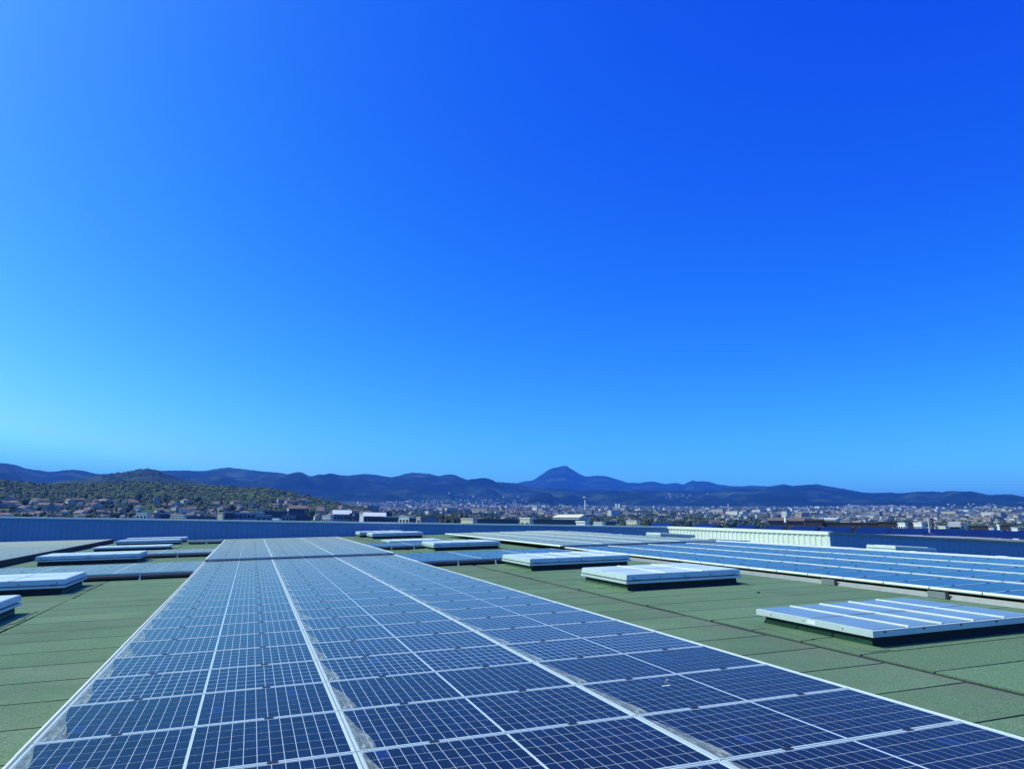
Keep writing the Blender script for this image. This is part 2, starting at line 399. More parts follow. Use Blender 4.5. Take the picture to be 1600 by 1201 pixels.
cn4 = ['leftmost', 'second', 'third', 'rightmost']
far = MB()
def far_panel(x, y, z, pw):
    hx, hy = pw/2, PH/2
    far.box(x-hx, x+hx, y-hy, y+hy, z-.038, z+.0005, 1, True)
    far.box(x-hx+FR, x+hx-FR, y-hy+FR, y+hy-FR, z-.004, z+.002, 0, False)
for c in range(4):
    for k in range(20):
        y = 25.75-k-.5
        if y < 6.6+1.15*c*1.815: near_.append((RX+RDX*(c+.5), y)); continue
        panel(RX+RDX*(c+.5), y, ZA, PW2, 'plain', f'blue panel, {cn4[c]} column of right hand array, {ordn[k+1]} row below its dark step', 'panels of the right hand array')
for c in range(4):
    for k in range(18):
        y = 26.2+k+.5
        if k < 11: panel(RX+RDX*(c+.5), y, ZA+.05, PW2, 'dusty', f'pale panel, {cn4[c]} column of far right array, {ordn[k+1]} row beyond its dark step', 'panels of the far right array')
        else: far_panel(RX+RDX*(c+.5), y, ZA+.05, PW2)
for c in range(3):
    for k in range(23):
        y = 27.0+k+.5; x = -7.95-DX*(c+.5)
        if x+1 < -0.29*y-.6: continue
        if k < 14: panel(x, y, ZA+.05, PW, 'dusty', f'grey green panel, far left array, {ordn[c+1]} column from its dark edge, {ordn[k+1]} row', 'panels of the far left array')
        else: far_panel(x, y, ZA+.05, PW)
tag(far.build('solar_panels', [M['panel_dusty'], M['alu']], roof=True), 'furthest rows of solar panels along the foot of the wall', 'solar panels', kind='stuff')

def spot(x, y, z):
    v = BR[0]*((x-800)/F) - BR[1]*((y-600.5)/F) + BR[2]; return v*(z/v.z)
mb = MB()
for (x, y, w_, l_) in ((1037, 1071, .022, .012), (1043.5, 1070, .03, .013), (1042, 1061.5, .014, .01), (1040, 1066, .008, .006)):
    p = spot(x, y, ZA+.003); n_ = 7
    mb.face([(p.x+w_*math.cos(2*math.pi*i/n_)*rnd.uniform(.7, 1.2), p.y+l_*math.sin(2*math.pi*i/n_)*rnd.uniform(.7, 1.2), ZA+.0035) for i in range(n_)])
tag(mb.build('bird_dropping', M['trim'], roof=True), 'white bird dropping on a panel in the right column of the near central array', 'dropping')
p = spot(1185, 926, ZR+.006); mb = MB(); mb.tube((p.x, p.y, ZR+.006), (p.x, p.y, ZR+.03), .035, .028, 10)
tag(mb.build('roof_plug', M['black'], roof=True), 'tiny black plug on the felt between the two nearest skylights on the right', 'plug')

fv = far; far = MB()
for x, y in near_: far_panel(x, y, ZA, PW2)
tag(far.build('solar_panels', [M['panel_plain'], M['alu']], roof=True), 'solar panels at the nearest right end of the right hand array', 'solar panels', kind='stuff')

# --- rails, trims and supports along the arrays
def rail(name, label, cat, segs, group=None):
    root = bpy.data.objects.new(name, None); COL.objects.link(root); ROOFOBJ.append(root)
    tag(root, label, cat, group)
    for nm, mbx, mt in segs: mbx.build(nm, mt, root)
    return root
def bars(x0, x1, y0, y1, z0, z1, n, gap, mat, nm='rail_segment', along='y', jit=.004):
    out_ = []
    for i in range(n):
        mb = MB(); j = rnd.uniform(-jit, jit)
        if along == 'y':
            a_ = y0+(y1-y0)*i/n+gap/2; b_ = y0+(y1-y0)*(i+1)/n-gap/2; mb.box(x0+j, x1+j, a_, b_, z0, z1)
        else:
            a_ = x0+(x1-x0)*i/n+gap/2; b_ = x0+(x1-x0)*(i+1)/n-gap/2; mb.box(a_, b_, y0+j, y1+j, z0, z1)
        out_.append((nm, mb, mat))
    return out_
YN = Y0-2; YF = Y0+20
XE = X0+3*DX
rail('edge_rail', 'thin white metal rail along the left edge of the long central array', 'rail', bars(X0-.034, X0-.018, YN, YF, ZA-.12, ZA+.006, 8, .006, M['trim']))
rail('edge_rail', 'thin bright white rail along the right edge of the long central array', 'rail', bars(XE+.001, XE+.014, YN, YF, ZA-.12, ZA+.006, 8, .006, M['trim']))
rail('edge_rail', 'white rail along the right edge of the far central array', 'rail', bars(XE+.002, XE+.035, YS2, YS2+18, ZA-.05, ZA+.065, 5, .006, M['trim']))
rail('edge_rail', 'white rail along the left edge of the far central array', 'rail', bars(X0-.035, X0-.004, YS2, YS2+18, ZA-.05, ZA+.063, 5, .006, M['trim']))
rail('edge_rail', 'white end rail across the far end of the central array at the blue wall', 'rail', bars(X0, XE, YS2+18.01, YS2+18.07, ZA-.05, ZA+.066, 3, .006, M['trim'], along='x'))
def skirt(label, x0, x1, y, ztop, n, group, h=.14):
    """closed dark front of an array with white brackets"""
    root = bpy.data.objects.new('array_support', None); COL.objects.link(root); ROOFOBJ.append(root)
    tag(root, label, 'array support', group)
    L = (x1-x0)/n
    for i in range(n):
        mb = MB(); a_, b_ = x0+L*i+.03, x0+L*(i+1)-.03
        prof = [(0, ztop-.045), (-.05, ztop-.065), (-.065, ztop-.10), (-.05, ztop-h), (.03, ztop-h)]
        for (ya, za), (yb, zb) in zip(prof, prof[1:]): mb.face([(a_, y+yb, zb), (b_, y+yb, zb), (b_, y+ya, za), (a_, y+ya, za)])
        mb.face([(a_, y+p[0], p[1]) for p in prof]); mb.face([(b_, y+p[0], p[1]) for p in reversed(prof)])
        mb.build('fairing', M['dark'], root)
        if i:
            mb = MB(); xb = x0+L*i
            mb.box(xb-.018, xb+.018, y-.085, y-.05, ztop-h-.02, ztop-.05); mb.box(xb-.03, xb+.03, y-.14, y-.05, ZR+.008, ztop-h-.022)
            mb.build('bracket', M['alu'], root)
    return root
skirt('dark rounded front edge of the left cross array with small brackets', -9.3, -1.36, 21.34, ZA, 6, 'dark front edges of the cross arrays')
skirt('dark rounded front edge of the right cross array with white brackets', 4.78, 10.8, 21.44, ZA, 5, 'dark front edges of the cross arrays')
skirt('dark front edge of the small far cross array on the left', -5.3, -1.36, 31.29, ZA, 3, 'dark front edges of the cross arrays')
skirt('dark front edge of the small far cross array on the right', 4.78, 8.75, 31.39, ZA, 4, 'dark front edges of the cross arrays')
skirt('narrow dark front edge under the lone strip by the blue wall', -3.3, -1.36, 44.09, ZA, 2, 'dark front edges of the cross arrays')
skirt('dark step across the central array between its near and far parts', X0, XE, YS2-.002, ZA+.055, 6, 'dark steps between arrays', .10)
skirt('dark step across the right hand array between its near and far parts', RX, RX+4*RDX, 26.19, ZA+.05, 6, 'dark steps between arrays', .10)
# right hand array: rounded white edge tube, grey flashing below, plates
root = bpy.data.objects.new('edge_trim', None); COL.objects.link(root); ROOFOBJ.append(root)
tag(root, 'rounded white metal edge along the near side of the right hand array', 'edge trim')
for i in range(20):
    mb = MB(); mb.tube((RX-.04, 5.8+i+.012, ZA-.018), (RX-.04, 6.8+i-.012, ZA-.018), .027, .027, 10); mb.build('trim_segment', M['trim'], root, smooth=True)
mb = MB(); mb.face([(RX-.10, 5.8, ZR+.01), (RX-.10, 25.8, ZR+.01), (RX-.03, 25.8, ZA-.09), (RX-.03, 5.8, ZA-.09)]); mb.build('flashing', M['grey'], root)
for y in (12.0, 9.45):
    mb = MB(); mb.box(RX-.115, RX-.085, y, y+.35, ZR+.012, ZA-.06); mb.build('cover_plate', M['grey'], root)
    mb = MB(); mb.box(RX-.12, RX-.09, y-.06, y-.02, ZR+.012, ZA-.05); mb.build('post', M['black'], root)
root = bpy.data.objects.new('edge_trim', None); COL.objects.link(root); ROOFOBJ.append(root)
tag(root, 'white metal edge along the left side of the far right array', 'edge trim')
for i in range(9):
    mb = MB(); mb.tube((RX-.04, 26.2+2*i+.012, ZA+.02), (RX-.04, 28.2+2*i-.012, ZA+.02), .038, .038, 8); mb.build('trim_segment', M['trim'], root, smooth=True)
root = bpy.data.objects.new('edge_trim', None); COL.objects.link(root); ROOFOBJ.append(root)
tag(root, 'black edge board along the right side of the far left array', 'edge trim')
for i in range(8):
    mb = MB(); mb.box(-7.94, -7.90, 26+3*i+.01, 29+3*i-.01, ZR+.01, ZA+.045); mb.build('board', M['black'], root)
# white column covers of the right arrays (between columns)
for (ya, yb, z, nm) in ((5.8, 25.75, ZA, 'right hand array'), (26.2, 44.2, ZA+.05, 'far right array')):
    for c in range(1, 4):
        segs = []
        for i in range(10):
            mb = MB(); L = (yb-ya)/10; x = RX+RDX*c
            mb.box(x-.020, x+.020, ya+L*i+.02, ya+L*(i+1)-.02, z-.01, z+.012); segs.append(('cover_strip', mb, M['trim']))
        rail('joint_cover', f'white cover strip on {ordn[c]} column joint from left of the {nm}', 'cover strip', segs, 'white cover strips of the right arrays')
# ridge flashing
root = bpy.data.objects.new('ridge_flashing', None); COL.objects.link(root); ROOFOBJ.append(root)
tag(root, 'bright white ridge flashing along the back of the right hand array', 'flashing')
for i in range(13):
    mb = MB(); y = 4+3.0*i; j = rnd.uniform(0, .02)
    mb.box(18.92, 19.5, y+.015, y+2.985, ZA-.12, ZA-.005+j)
    for q in range(9):
        xx = 19.52+rnd.uniform(0, .25); yy = y+rnd.uniform(.1, 2.7); mb.box(xx, xx+rnd.uniform(.1, .3), yy, yy+rnd.uniform(.1, .35), ZR-.05, ZA-.03+rnd.uniform(-.04, .02))
    mb.build('flashing_sheet', M['trim'], root)

# --- skylights
def skylight(x0, x1, y0, y1, h, label, low=False, z=ZR, nrib=4, sticker=False, plain=False, tilt=0.0):
    root = bpy.data.objects.new('skylight', None); COL.objects.link(root); ROOFOBJ.append(root)
    root.location = ((x0+x1)/2, (y0+y1)/2, z); tag(root, label, 'skylight', 'skylights in rows along both sides of the central array')
    if tilt: root.rotation_euler = (0, tilt, 0)
    a, c = (x1-x0)/2, (y1-y0)/2
    hl = h*0.60 if low else h*0.45               # height of the dark kerb
    # kerb: felt upstand with the lid's shade painted in as black, felt turned up its lower half, felt pieces on the roof around it
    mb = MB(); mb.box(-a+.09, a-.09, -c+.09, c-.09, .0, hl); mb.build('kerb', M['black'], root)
    f = hl*.55; n = 3
    for i in range(n):
        L = 2*(c-.09)/n; ya, yb = -c+.09+L*i+.012, -c+.09+L*(i+1)-.012
        for s in (-1, 1):
            e = a-.09; mb = MB(); ya2, yb2 = ya-(.004 if i else .26), yb+(.004 if i < n-1 else .26)
            xa2, xb2 = sorted((s*(e+.30+.05*(i % 2)), s*(e+.012)))
            mb.box(xa2, xb2, ya2, yb2, .004, .014+.003*(i % 2), bottom=False); mb.build('felt_flashing', M['felt_plain'], root)
            mb = MB(); xa2, xb2 = sorted((s*(e+.010), s*(e+.002)))
            mb.box(xa2, xb2, ya, yb, .014, f); mb.build('felt_upturn', M['felt_plain'], root)
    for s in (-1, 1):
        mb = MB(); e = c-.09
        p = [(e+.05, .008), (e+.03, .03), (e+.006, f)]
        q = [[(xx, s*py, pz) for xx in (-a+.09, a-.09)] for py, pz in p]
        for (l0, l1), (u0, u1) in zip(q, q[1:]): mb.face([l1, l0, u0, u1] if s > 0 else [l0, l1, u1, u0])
        mb.build('kerb_flashing', M['black'], root)  # felt on these ends coloured black in place of their shade
    if low:
        mb = MB(); mb.box(-a, a, -c, c, hl+.002, h-.006); mb.build('lid_frame', M['alu'], root)
    else:
        mb = MB(); mb.box(-a+.01, a-.01, -c+.01, c-.01, hl+.002, hl+.05); mb.build('base_frame', M['alu'], root)
        mb = MB(); mb.box(-a+.055, a-.055, -c+.055, c-.055, hl+.051, hl+.075); mb.build('seal', M['grey'], root)
        mb = MB(); mb.frustum((-a+.02, a-.02, -c+.02, c-.02), hl+.076, (-a+.035, a-.035, -c+.035, c-.035), h-.006); mb.face([(-a+.035, -c+.035, h-.006), (a-.035, -c+.035, h-.006), (a-.035, c-.035, h-.006), (-a+.035, c-.035, h-.006)]); mb.build('lid_frame', M['alu'], root)
        for xx in (-a+.25, 0.05, a-.25):
            mb = MB(); mb.box(xx-.06, xx+.06, -c-.004, -c+.03, hl+.055, hl+.072); mb.build('hinge', M['dark'], root)
    n = nrib+1; e = a-.05
    for i in range(n):
        xa, xb = -e+2*e*i/n+.004, -e+2*e*(i+1)/n-.004
        mb = MB(); mb.box(xa, xb, -c+.05, c-.05, h-.005, h+rnd.uniform(0, .003)); mb.build('glazing_panel', M['poly'] if low and not plain else M['opal'], root)
        if i: 
            mb = MB(); xm = -e+2*e*i/n; mb.box(xm-.016, xm+.016, -c+.03, c-.03, h-.004, h+.012); mb.build('glazing_bar', M['trim'], root)
    if not plain:
        mb = MB(); mb.box(-e, e, -.012, .012, h-.003, h+.0045); mb.build('cross_joint', M['grey'], root)  # strip laid on top, standing in for the inner purlin seen through
        for i in range(5):
            xx = -a+.18+(2*a-.36)*i/4
            mb = MB(); yf = -c if low else -c+.027
            mb.tube((xx, yf+.006, (hl+h)/2+.015), (xx, yf-.012, (hl+h)/2+.015), .013, .013, 8); mb.build('screw', M['dark'], root)
        for yy in (-c*.55, c*.1, c*.7):
            mb = MB(); xf = -a if low else -a+.027
            mb.tube((xf+.006, yy, (hl+h)/2+.01), (xf-.012, yy, (hl+h)/2+.01), .011, .011, 8); mb.build('screw', M['alu'], root)
    if sticker:
        mb = MB(); mb.box(-a-.003, -a+.01, -c*.12, c*.02, hl+.018, h-.02); mb.build('sticker', M['white'], root)
    return root
skylight(6.93, 9.78, 6.72, 8.80, .205, 'nearest skylight on the right, low lid with four white bars and a sticker', low=True, sticker=True)
skylight(7.16, 9.98, 13.05, 15.20, .33, 'raised skylight directly behind the nearest one on the right, screws on its front', nrib=2)
skylight(7.16, 10.30, 18.40, 20.75, .33, 'raised skylight standing in front of the right cross array', nrib=3)
skylight(7.16, 10.15, 29.40, 31.7, .33, 'raised skylight standing just behind the right cross array', nrib=3)
skylight(6.5, 9.3, 36.0, 38.3, .19, 'low flat skylight behind the small far cross array on the right', low=True, plain=True)
skylight(6.9, 10.1, 44.0, 46.2, .36, 'farthest big skylight on the right, in front of the blue wall', plain=True)
skylight(6.6, 9.6, 47.3, 49.3, .36, 'skylight half hidden behind the farthest big one, touching the blue wall in view', plain=True)
skylight(-6.9, -3.73, 12.9, 15.1, .33, 'skylight cut by the left edge of the photo, nearest on the left', nrib=2)
skylight(-6.9, -3.73, 18.2, 20.4, .33, 'raised skylight at the left edge in front of the left cross array', nrib=2)
skylight(-6.9, -3.68, 28.75, 31.0, .33, 'raised skylight standing behind the left cross array', nrib=3)
skylight(-7.0, -3.7, 38.6, 40.6, .19, 'low flat skylight on the left with a bright white lid', low=True, plain=True)
skylight(-7.0, -3.75, 44.6, 46.4, .28, 'far left skylight seen in front of another one', plain=True)
skylight(-7.0, -3.65, 47.6, 49.4, .30, 'rearmost skylight on the left at the foot of the blue wall', plain=True)
# --- parapet walls of ribbed cladding
def roof_px(x, y, d):
    """roof coordinates of the photograph pixel at plan distance d along its ray"""
    v = BR[0]*((x-800)/F) - BR[1]*((y-600.5)/F) + BR[2]
    return v*(d/math.hypot(v.x, v.y))
def pxy(x, X=None):  # helper: plan ray slope X/Y of a column
    v = BR[0]*((x-800)/F) - BR[1]*((822-600.5)/F) + BR[2]; return v.x/v.y
def ztop(X, Y, x, y):
    v = BR[0]*((x-800)/F) - BR[1]*((y-600.5)/F) + BR[2]; return v.z*math.hypot(X, Y)/math.hypot(v.x, v.y)
def wall(label, P, Q, zp, zq, mat, pitch, cap_w, cap_mat, drop=3.2, rib=.02):
    """ribbed cladding from P to Q (roof plan), tops zp, zq"""
    root = bpy.data.objects.new('parapet_wall', None); COL.objects.link(root); ROOFOBJ.append(root); tag(root, label, 'wall')
    P, Q = Vector((*P, 0)), Vector((*Q, 0)); L = (Q-P).length; d = (Q-P)/L; n = Vector((d.y, -d.x, 0))
    if n.dot(-P) < 0: n = -n
    mb = MB(); nr = int(L/pitch); pts = []
    for i in range(nr):
        t = i*pitch
        for u, off in ((0, 0), (pitch*.55, 0), (pitch*.65, rib), (pitch*.9, rib)): pts.append((t+u, off))
    pts.append((L, 0))
    for (t0, o0), (t1, o1) in zip(pts, pts[1:]):
        A, B = P+d*t0+n*o0, P+d*t1+n*o1
        za, zb = zp+(zq-zp)*t0/L-.03, zp+(zq-zp)*t1/L-.03
        mb.face([(A.x, A.y, za-drop), (B.x, B.y, zb-drop), (B.x, B.y, zb), (A.x, A.y, za)])
    bk = -n*.25
    A, B = P+bk, Q+bk
    mb.face([(B.x, B.y, zq-drop), (A.x, A.y, zp-drop), (A.x, A.y, zp-.03), (B.x, B.y, zq-.03)])
    mb.build('cladding', mat, root)
    k = max(1, int(L/6))
    for i in range(k):
        t0, t1 = L*i/k+.006, L*(i+1)/k-.006; mb = MB()
        lo, hi = n*.075, -n*.28
        z0, z1 = zp+(zq-zp)*t0/L, zp+(zq-zp)*t1/L
        c = [P+d*t0+lo, P+d*t1+lo, P+d*t1+hi, P+d*t0+hi]; zz = [z0, z1, z1, z0]
        top = [(v.x, v.y, z) for v, z in zip(c, zz)]; bot = [(v.x, v.y, z-cap_w) for v, z in zip(c, zz)]
        mb.face(top)
        for q in range(4): mb.face([bot[q], bot[(q+1) % 4], top[(q+1) % 4], top[q]])
        mb.build('coping', cap_mat, root)
    return root
W1 = lambda X: 51.6-.2*X
PL = (-42.0, W1(-42)); C2x = 28.8; C2 = (C2x, W1(C2x)); s3 = pxy(1295); C3 = (C2x, C2x/s3)
zl = ztop(-14.2, W1(-14.2), 0, 807.5); zc2 = ztop(*C2, 1041, 822); slope = (zc2-zl)/(C2x+14.2)
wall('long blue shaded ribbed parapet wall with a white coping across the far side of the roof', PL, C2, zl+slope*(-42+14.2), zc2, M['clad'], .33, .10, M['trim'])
zc3 = ztop(*C3, 1295, 830.5)
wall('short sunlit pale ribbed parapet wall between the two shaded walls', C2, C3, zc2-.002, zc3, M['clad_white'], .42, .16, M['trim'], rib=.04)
d3 = (.98, -.19); s16 = pxy(1600); t = (s16*C3[1]-C3[0])/(d3[0]-s16*d3[1]); E3 = (C3[0]+d3[0]*t, C3[1]+d3[1]*t); ze = ztop(*E3, 1600, 846)
k = 2.2
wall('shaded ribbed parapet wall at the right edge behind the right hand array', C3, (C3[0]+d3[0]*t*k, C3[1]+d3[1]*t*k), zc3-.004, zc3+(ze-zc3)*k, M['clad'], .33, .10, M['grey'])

tl = math.atan(FALL)
def sky_at(x, y, Y, w_, d_, h, label, low=False):
    """skylight beyond the ridge: front left upper corner on the ray of (x, y) at depth Y"""
    X = pxy(x)*Y; z = ztop(X, Y, x, y)
    skylight(X, X+w_, Y, Y+d_, h, label, low=low, z=z-h-FALL*w_/2, plain=True, tilt=tl)
sky_at(1395, 852.5, 21.3, 2.2, 1.45, .33, 'white skylight beyond the right hand array in front of the shaded wall')
sky_at(1030.5, 832.3, 37.5, 2.5, 1.7, .36, 'white skylight beyond the far right array near the wall corner')
sky_at(1106, 841.2, 31.0, 2.5, 1.6, .20, 'low skylight beyond the far right array in front of the pale wall', True)

for o in ROOFOBJ: o.matrix_world = MROOF @ Matrix.LocRotScale(o.location, o.rotation_euler, o.scale)
#@@LAND
# ------------------------------------------------------------------ the land beyond (level ground, eye at 0,0,CZ)
RB = [0, 350, 700, 1000, 1500, 2000, 3000, 4000, 5000, 6500, 8000, 12000, 30000]
ZB = [0, 0, 6, 12, 26, 42, 75, 110, 150, 190, 225, 300, 320]
def zb(r): return np.interp(r, RB, ZB)
LAY = {}
def layer(name, r, wf, wb, pts, amp, sc, power=1.25, foot=None):
    az = np.array([px_az(x, y) for x, y in pts]); tn = np.array([px_tan(x, y) for x, y in pts])
    LAY[name] = dict(r=r, wf=wf, wb=wb, az=az, z=CZ+r*tn, amp=amp, sc=sc, p=power)
layer('puy', 12500, 3600, 3000, [(640,790),(700,775),(760,764),(800,756.5),(818,752),(832,750.5),(845,742),(855,735),(863,731),(872,729.5),(879,727.6),(885,727.2),(890,731),(897,735),(905,740),(912,743.5),(918,744.5),(925,743.5),(935,742.8),(945,743.5),(955,746),(965,749),(980,753.5),(1000,754.5),(1010,752.5),(1020,752),(1030,754),(1040,756),(1050,754.5),(1057,754),(1068,756.5),(1075,753),(1082,750.5),(1090,752),(1097,751.3),(1107,752),(1120,756),(1140,759),(1160,759.5),(1175,758),(1200,759.5),(1225,756),(1240,759),(1255,760.5),(1290,764),(1330,770),(1400,778),(1500,790)], 70, 900, 1.1)
layer('mountain', 8000, 3000, 2500, [(-420,715),(-300,725),(-150,712),(-60,716),(0,723.5),(12,724.5),(25,726.5),(37,731),(50,733.5),(65,735.5),(80,737),(90,736),(100,734),(112,733),(118,733.3),(130,735),(145,738.5),(158,740.5),(190,740),(225,737),(250,735.5),(262,735),(290,735),(315,735.5),(330,733.5),(345,731),(355,730.3),(370,731.5),(390,734),(405,735.5),(415,736.5),(430,737.5),(448,740),(462,740),(475,742.5),(490,743.5),(500,743),(512,742),(525,742.3),(545,743),(555,742),(570,740.3),(585,741.5),(600,744),(612,745.5),(622,743.5),(632,740),(642,738),(655,738.5),(672,740),(685,743),(693,742),(700,741),(712,742),(720,746),(730,749.5),(745,751.5),(770,752.5),(795,753.5),(810,755),(830,759),(850,764),(862,772),(880,783),(900,792)], 130, 620, 1.15)
layer('plateau', 7200, 2200, 2600, [(700,790),(760,778),(810,768),(840,763),(875,762),(890,763.5),(940,765),(1000,765),(1060,765),(1110,764.3),(1140,763),(1165,762.5),(1185,762),(1205,760.5),(1225,756.8),(1240,759),(1255,757),(1278,756),(1290,758.5),(1310,762),(1350,769),(1365,770),(1392,769),(1410,770),(1435,766.5),(1450,767),(1460,766.7),(1472,768.5),(1485,766),(1507,767),(1530,773),(1545,776),(1560,777),(1580,780.5),(1600,783),(1640,786),(1700,790),(1850,786),(2100,795)], 110, 560, 1.2)
layer('foothill', 5200, 800, 700, [(560,790),(640,781),(700,784),(760,786),(812,783),(830,776),(842,770),(850,768.8),(858,770),(866,776),(880,783),(900,788),(1000,795),(1150,798),(1250,803),(1330,797),(1360,790),(1380,791),(1405,796),(1430,796),(1450,791),(1470,787.5),(1500,785.5),(1540,785),(1600,786.5),(1660,788),(1800,795)], 36, 260, 1.2)
layer('tower_hill', 3600, 1100, 800, [(-200,765),(0,760),(60,756),(110,750),(150,744),(170,741),(190,738),(205,736),(215,733.5),(228,733),(240,733.3),(248,736),(260,742),(290,750),(330,756),(380,764),(430,775),(480,790)], 24, 200, 1.2)
layer('green_hill', 1500, 560, 500, [(-600,735),(-300,742),(-60,748),(0,752),(30,753),(60,757),(90,758),(120,757.5),(150,755),(200,753),(240,755),(300,758),(350,761),(400,762.5),(440,766),(470,772.5),(500,779),(530,786),(560,794),(590,803),(620,812)], 5, 90, 1.3)
def fbm(x, y, n=3):
    return noise.fractal((x, y, 3.7), 0.6, 2.1, n, noise_basis='PERLIN_ORIGINAL') if False else noise.fractal(Vector((x, y, 3.7)), 0.6, 2.1, n)
def lay_z(L, az, r, nz=True):
    zt = float(np.interp(az, L['az'], L['z'])); base = float(zb(r)); top = zt-float(zb(L['r']))
    if top <= 0: return base-4
    d = r-L['r']
    s = max(0.0, 1+d/L['wf'])**L['p'] if d < 0 else max(0.0, 1-(d/L['wb'])**2)
    if s <= 0: return base-4
    z = base+top*s
    if nz:
        X, Y = r*math.sin(az), r*math.cos(az)
        n = fbm(X/L['sc'], Y/L['sc'])
        z += L['amp']*n*(5.5*s*(1-s)*(1-s)+.03)*min(1, top/60)
        z += fbm(X/55, Y/55, 2)*min(3.5, L['amp']*.06)
    return z
def ground_z(az, r):
    z = float(zb(r))
    for L in LAY.values():
        if L['r']-L['wf'] < r < L['r']+L['wb'] and L['az'][0] < az < L['az'][-1]: z = max(z, lay_z(L, az, r, False))
    return z

def forest(name, c1, c2, c3, scale, field=None):
    m, nt, b = new_mat(name)
    tc = N(nt, 'ShaderNodeTexCoord'); P = tc.outputs['Object']
    f = noise_n(nt, P, scale, 6, 0.65); c = ramp(nt, f, [(0.35, c1), (0.52, c2), (0.68, c3)])
    if field:
        c = mix_c(nt, ramp(nt, noise_n(nt, P, scale*.35, 3), [(0.60, (0, 0, 0)), (0.64, (1, 1, 1))]), c, field)
    g = noise_n(nt, P, 0.06, 4, 0.7)
    h = N(nt, 'ShaderNodeHueSaturation'); nt.links.new(c, h.inputs['Color']); nt.links.new(math_n(nt, 'MULTIPLY_ADD', g, 1.1, .45), h.inputs['Value'])
    nt.links.new(h.outputs[0], b.inputs['Base Color']); b.inputs['Roughness'].default_value = 0.95; b.inputs['Specular IOR Level'].default_value = 0.1
    return m
M['forest'] = forest('mountain_forest', (0.001, 0.005, 0.004), (0.006, 0.015, 0.009), (0.050, 0.080, 0.040), 0.0026)
M['meadow'] = forest('hill_woods', (0.030, 0.052, 0.013), (0.048, 0.082, 0.018), (0.075, 0.112, 0.026), 0.012, (0.10, 0.145, 0.042))
M['hill_forest'] = forest('hill_forest', (0.010, 0.020, 0.009), (0.026, 0.045, 0.015), (0.058, 0.084, 0.026), 0.010)
M['town_ground'] = forest('town_ground', (0.03, 0.05, 0.022), (0.06, 0.075, 0.04), (0.12, 0.12, 0.10), 0.02)
def grid_mesh(name, azs, rs, zf, mat, label, kind='structure'):
    n, k = len(azs), len(rs)
    v = [(r*math.sin(a_), r*math.cos(a_), zf(a_, r)) for r in rs for a_ in azs]
    f = [(j*n+i, j*n+i+1, (j+1)*n+i+1, (j+1)*n+i) for j in range(k-1) for i in range(n-1)]
    me = bpy.data.meshes.new(name); me.from_pydata(v, [], f); me.materials.append(mat)
    me.polygons.foreach_set('use_smooth', [True]*len(f))
    return tag(link(name, me), label, kind=kind)
# flat country all round, gently rising ahead
gaz = np.linspace(-math.pi, math.pi, 145); grs = [0.01]+list(np.geomspace(40, 30000, 60))
grid_mesh('ground', gaz, grs, lambda a_, r: float(zb(r))*max(0, min(1, (R(95)-abs(a_-0.35))/R(25)))-0.3, M['town_ground'], 'plain with the town running up to the mountains')
def ridge(key, label, mat, da=0.0016, nf=34, nb=8):
    L = LAY[key]; azs = np.arange(L['az'][0], L['az'][-1], da)
    rs = [L['r']-L['wf']*(1-i/nf) for i in range(nf)]+[L['r']+L['wb']*(i/nb) for i in range(nb)]
    return grid_mesh(key, azs, rs, lambda a_, r: lay_z(L, a_, r), mat, label)
ridge('puy', 'pointed volcano with rounded hills to its right on the skyline', M['forest'])
ridge('mountain', 'long wooded mountain ridge on the left of the volcano', M['forest'])
ridge('plateau', 'wooded plateau below and right of the volcano', M['forest'])
ridge('foothill', 'low foothills carrying the upper edge of the town', M['forest'])
ridge('tower_hill', 'rounded hill with a small tower on top', M['hill_forest'])
ridge('green_hill', 'green wooded hill behind the village on the left', M['meadow'], nf=40)
for k_, nm in (('puy', 'volcano_hills'), ('plateau', 'plateau'), ('mountain', 'mountain_ridge')): bpy.data.objects[k_].name = nm

# --- simple buildings
WALLC = [('cream', (0.48, 0.43, 0.34)), ('white', (0.56, 0.56, 0.53)), ('beige', (0.36, 0.31, 0.25)), ('grey', (0.27, 0.28, 0.29))]
ROOFC = [('red tiled', (0.155, 0.088, 0.062)), ('brown tiled', (0.11, 0.078, 0.062)), ('pale tiled', (0.225, 0.165, 0.13)), ('grey', (0.12, 0.125, 0.135))]
for n_, c_ in WALLC: M['w_'+n_] = simple('render_'+n_, c_, 0.85, 0, 0.08, 0.4, rnd_obj=.25)
for n_, c_ in ROOFC: M['r_'+n_] = simple('roof_'+n_.replace(' ', '_'), c_, 0.8, 0, 0.18, 0.6, rnd_obj=.3)
M['glass'] = simple('window_glass', (0.03, 0.04, 0.05), 0.15, 0, 0.2, 2)
M['leaf'] = simple('leaves', (0.042, 0.068, 0.016), 0.8, 0, 0.35, .35, rnd_obj=.7)
M['leaf_dark'] = simple('dark_leaves', (0.020, 0.032, 0.014), 0.85, 0, 0.4, .35, rnd_obj=.5)
M['leaf_light'] = simple('spring_leaves', (0.085, 0.115, 0.026), 0.8, 0, 0.3, .35, rnd_obj=.5)
M['bark'] = simple('bark', (0.07, 0.05, 0.035), 0.9)
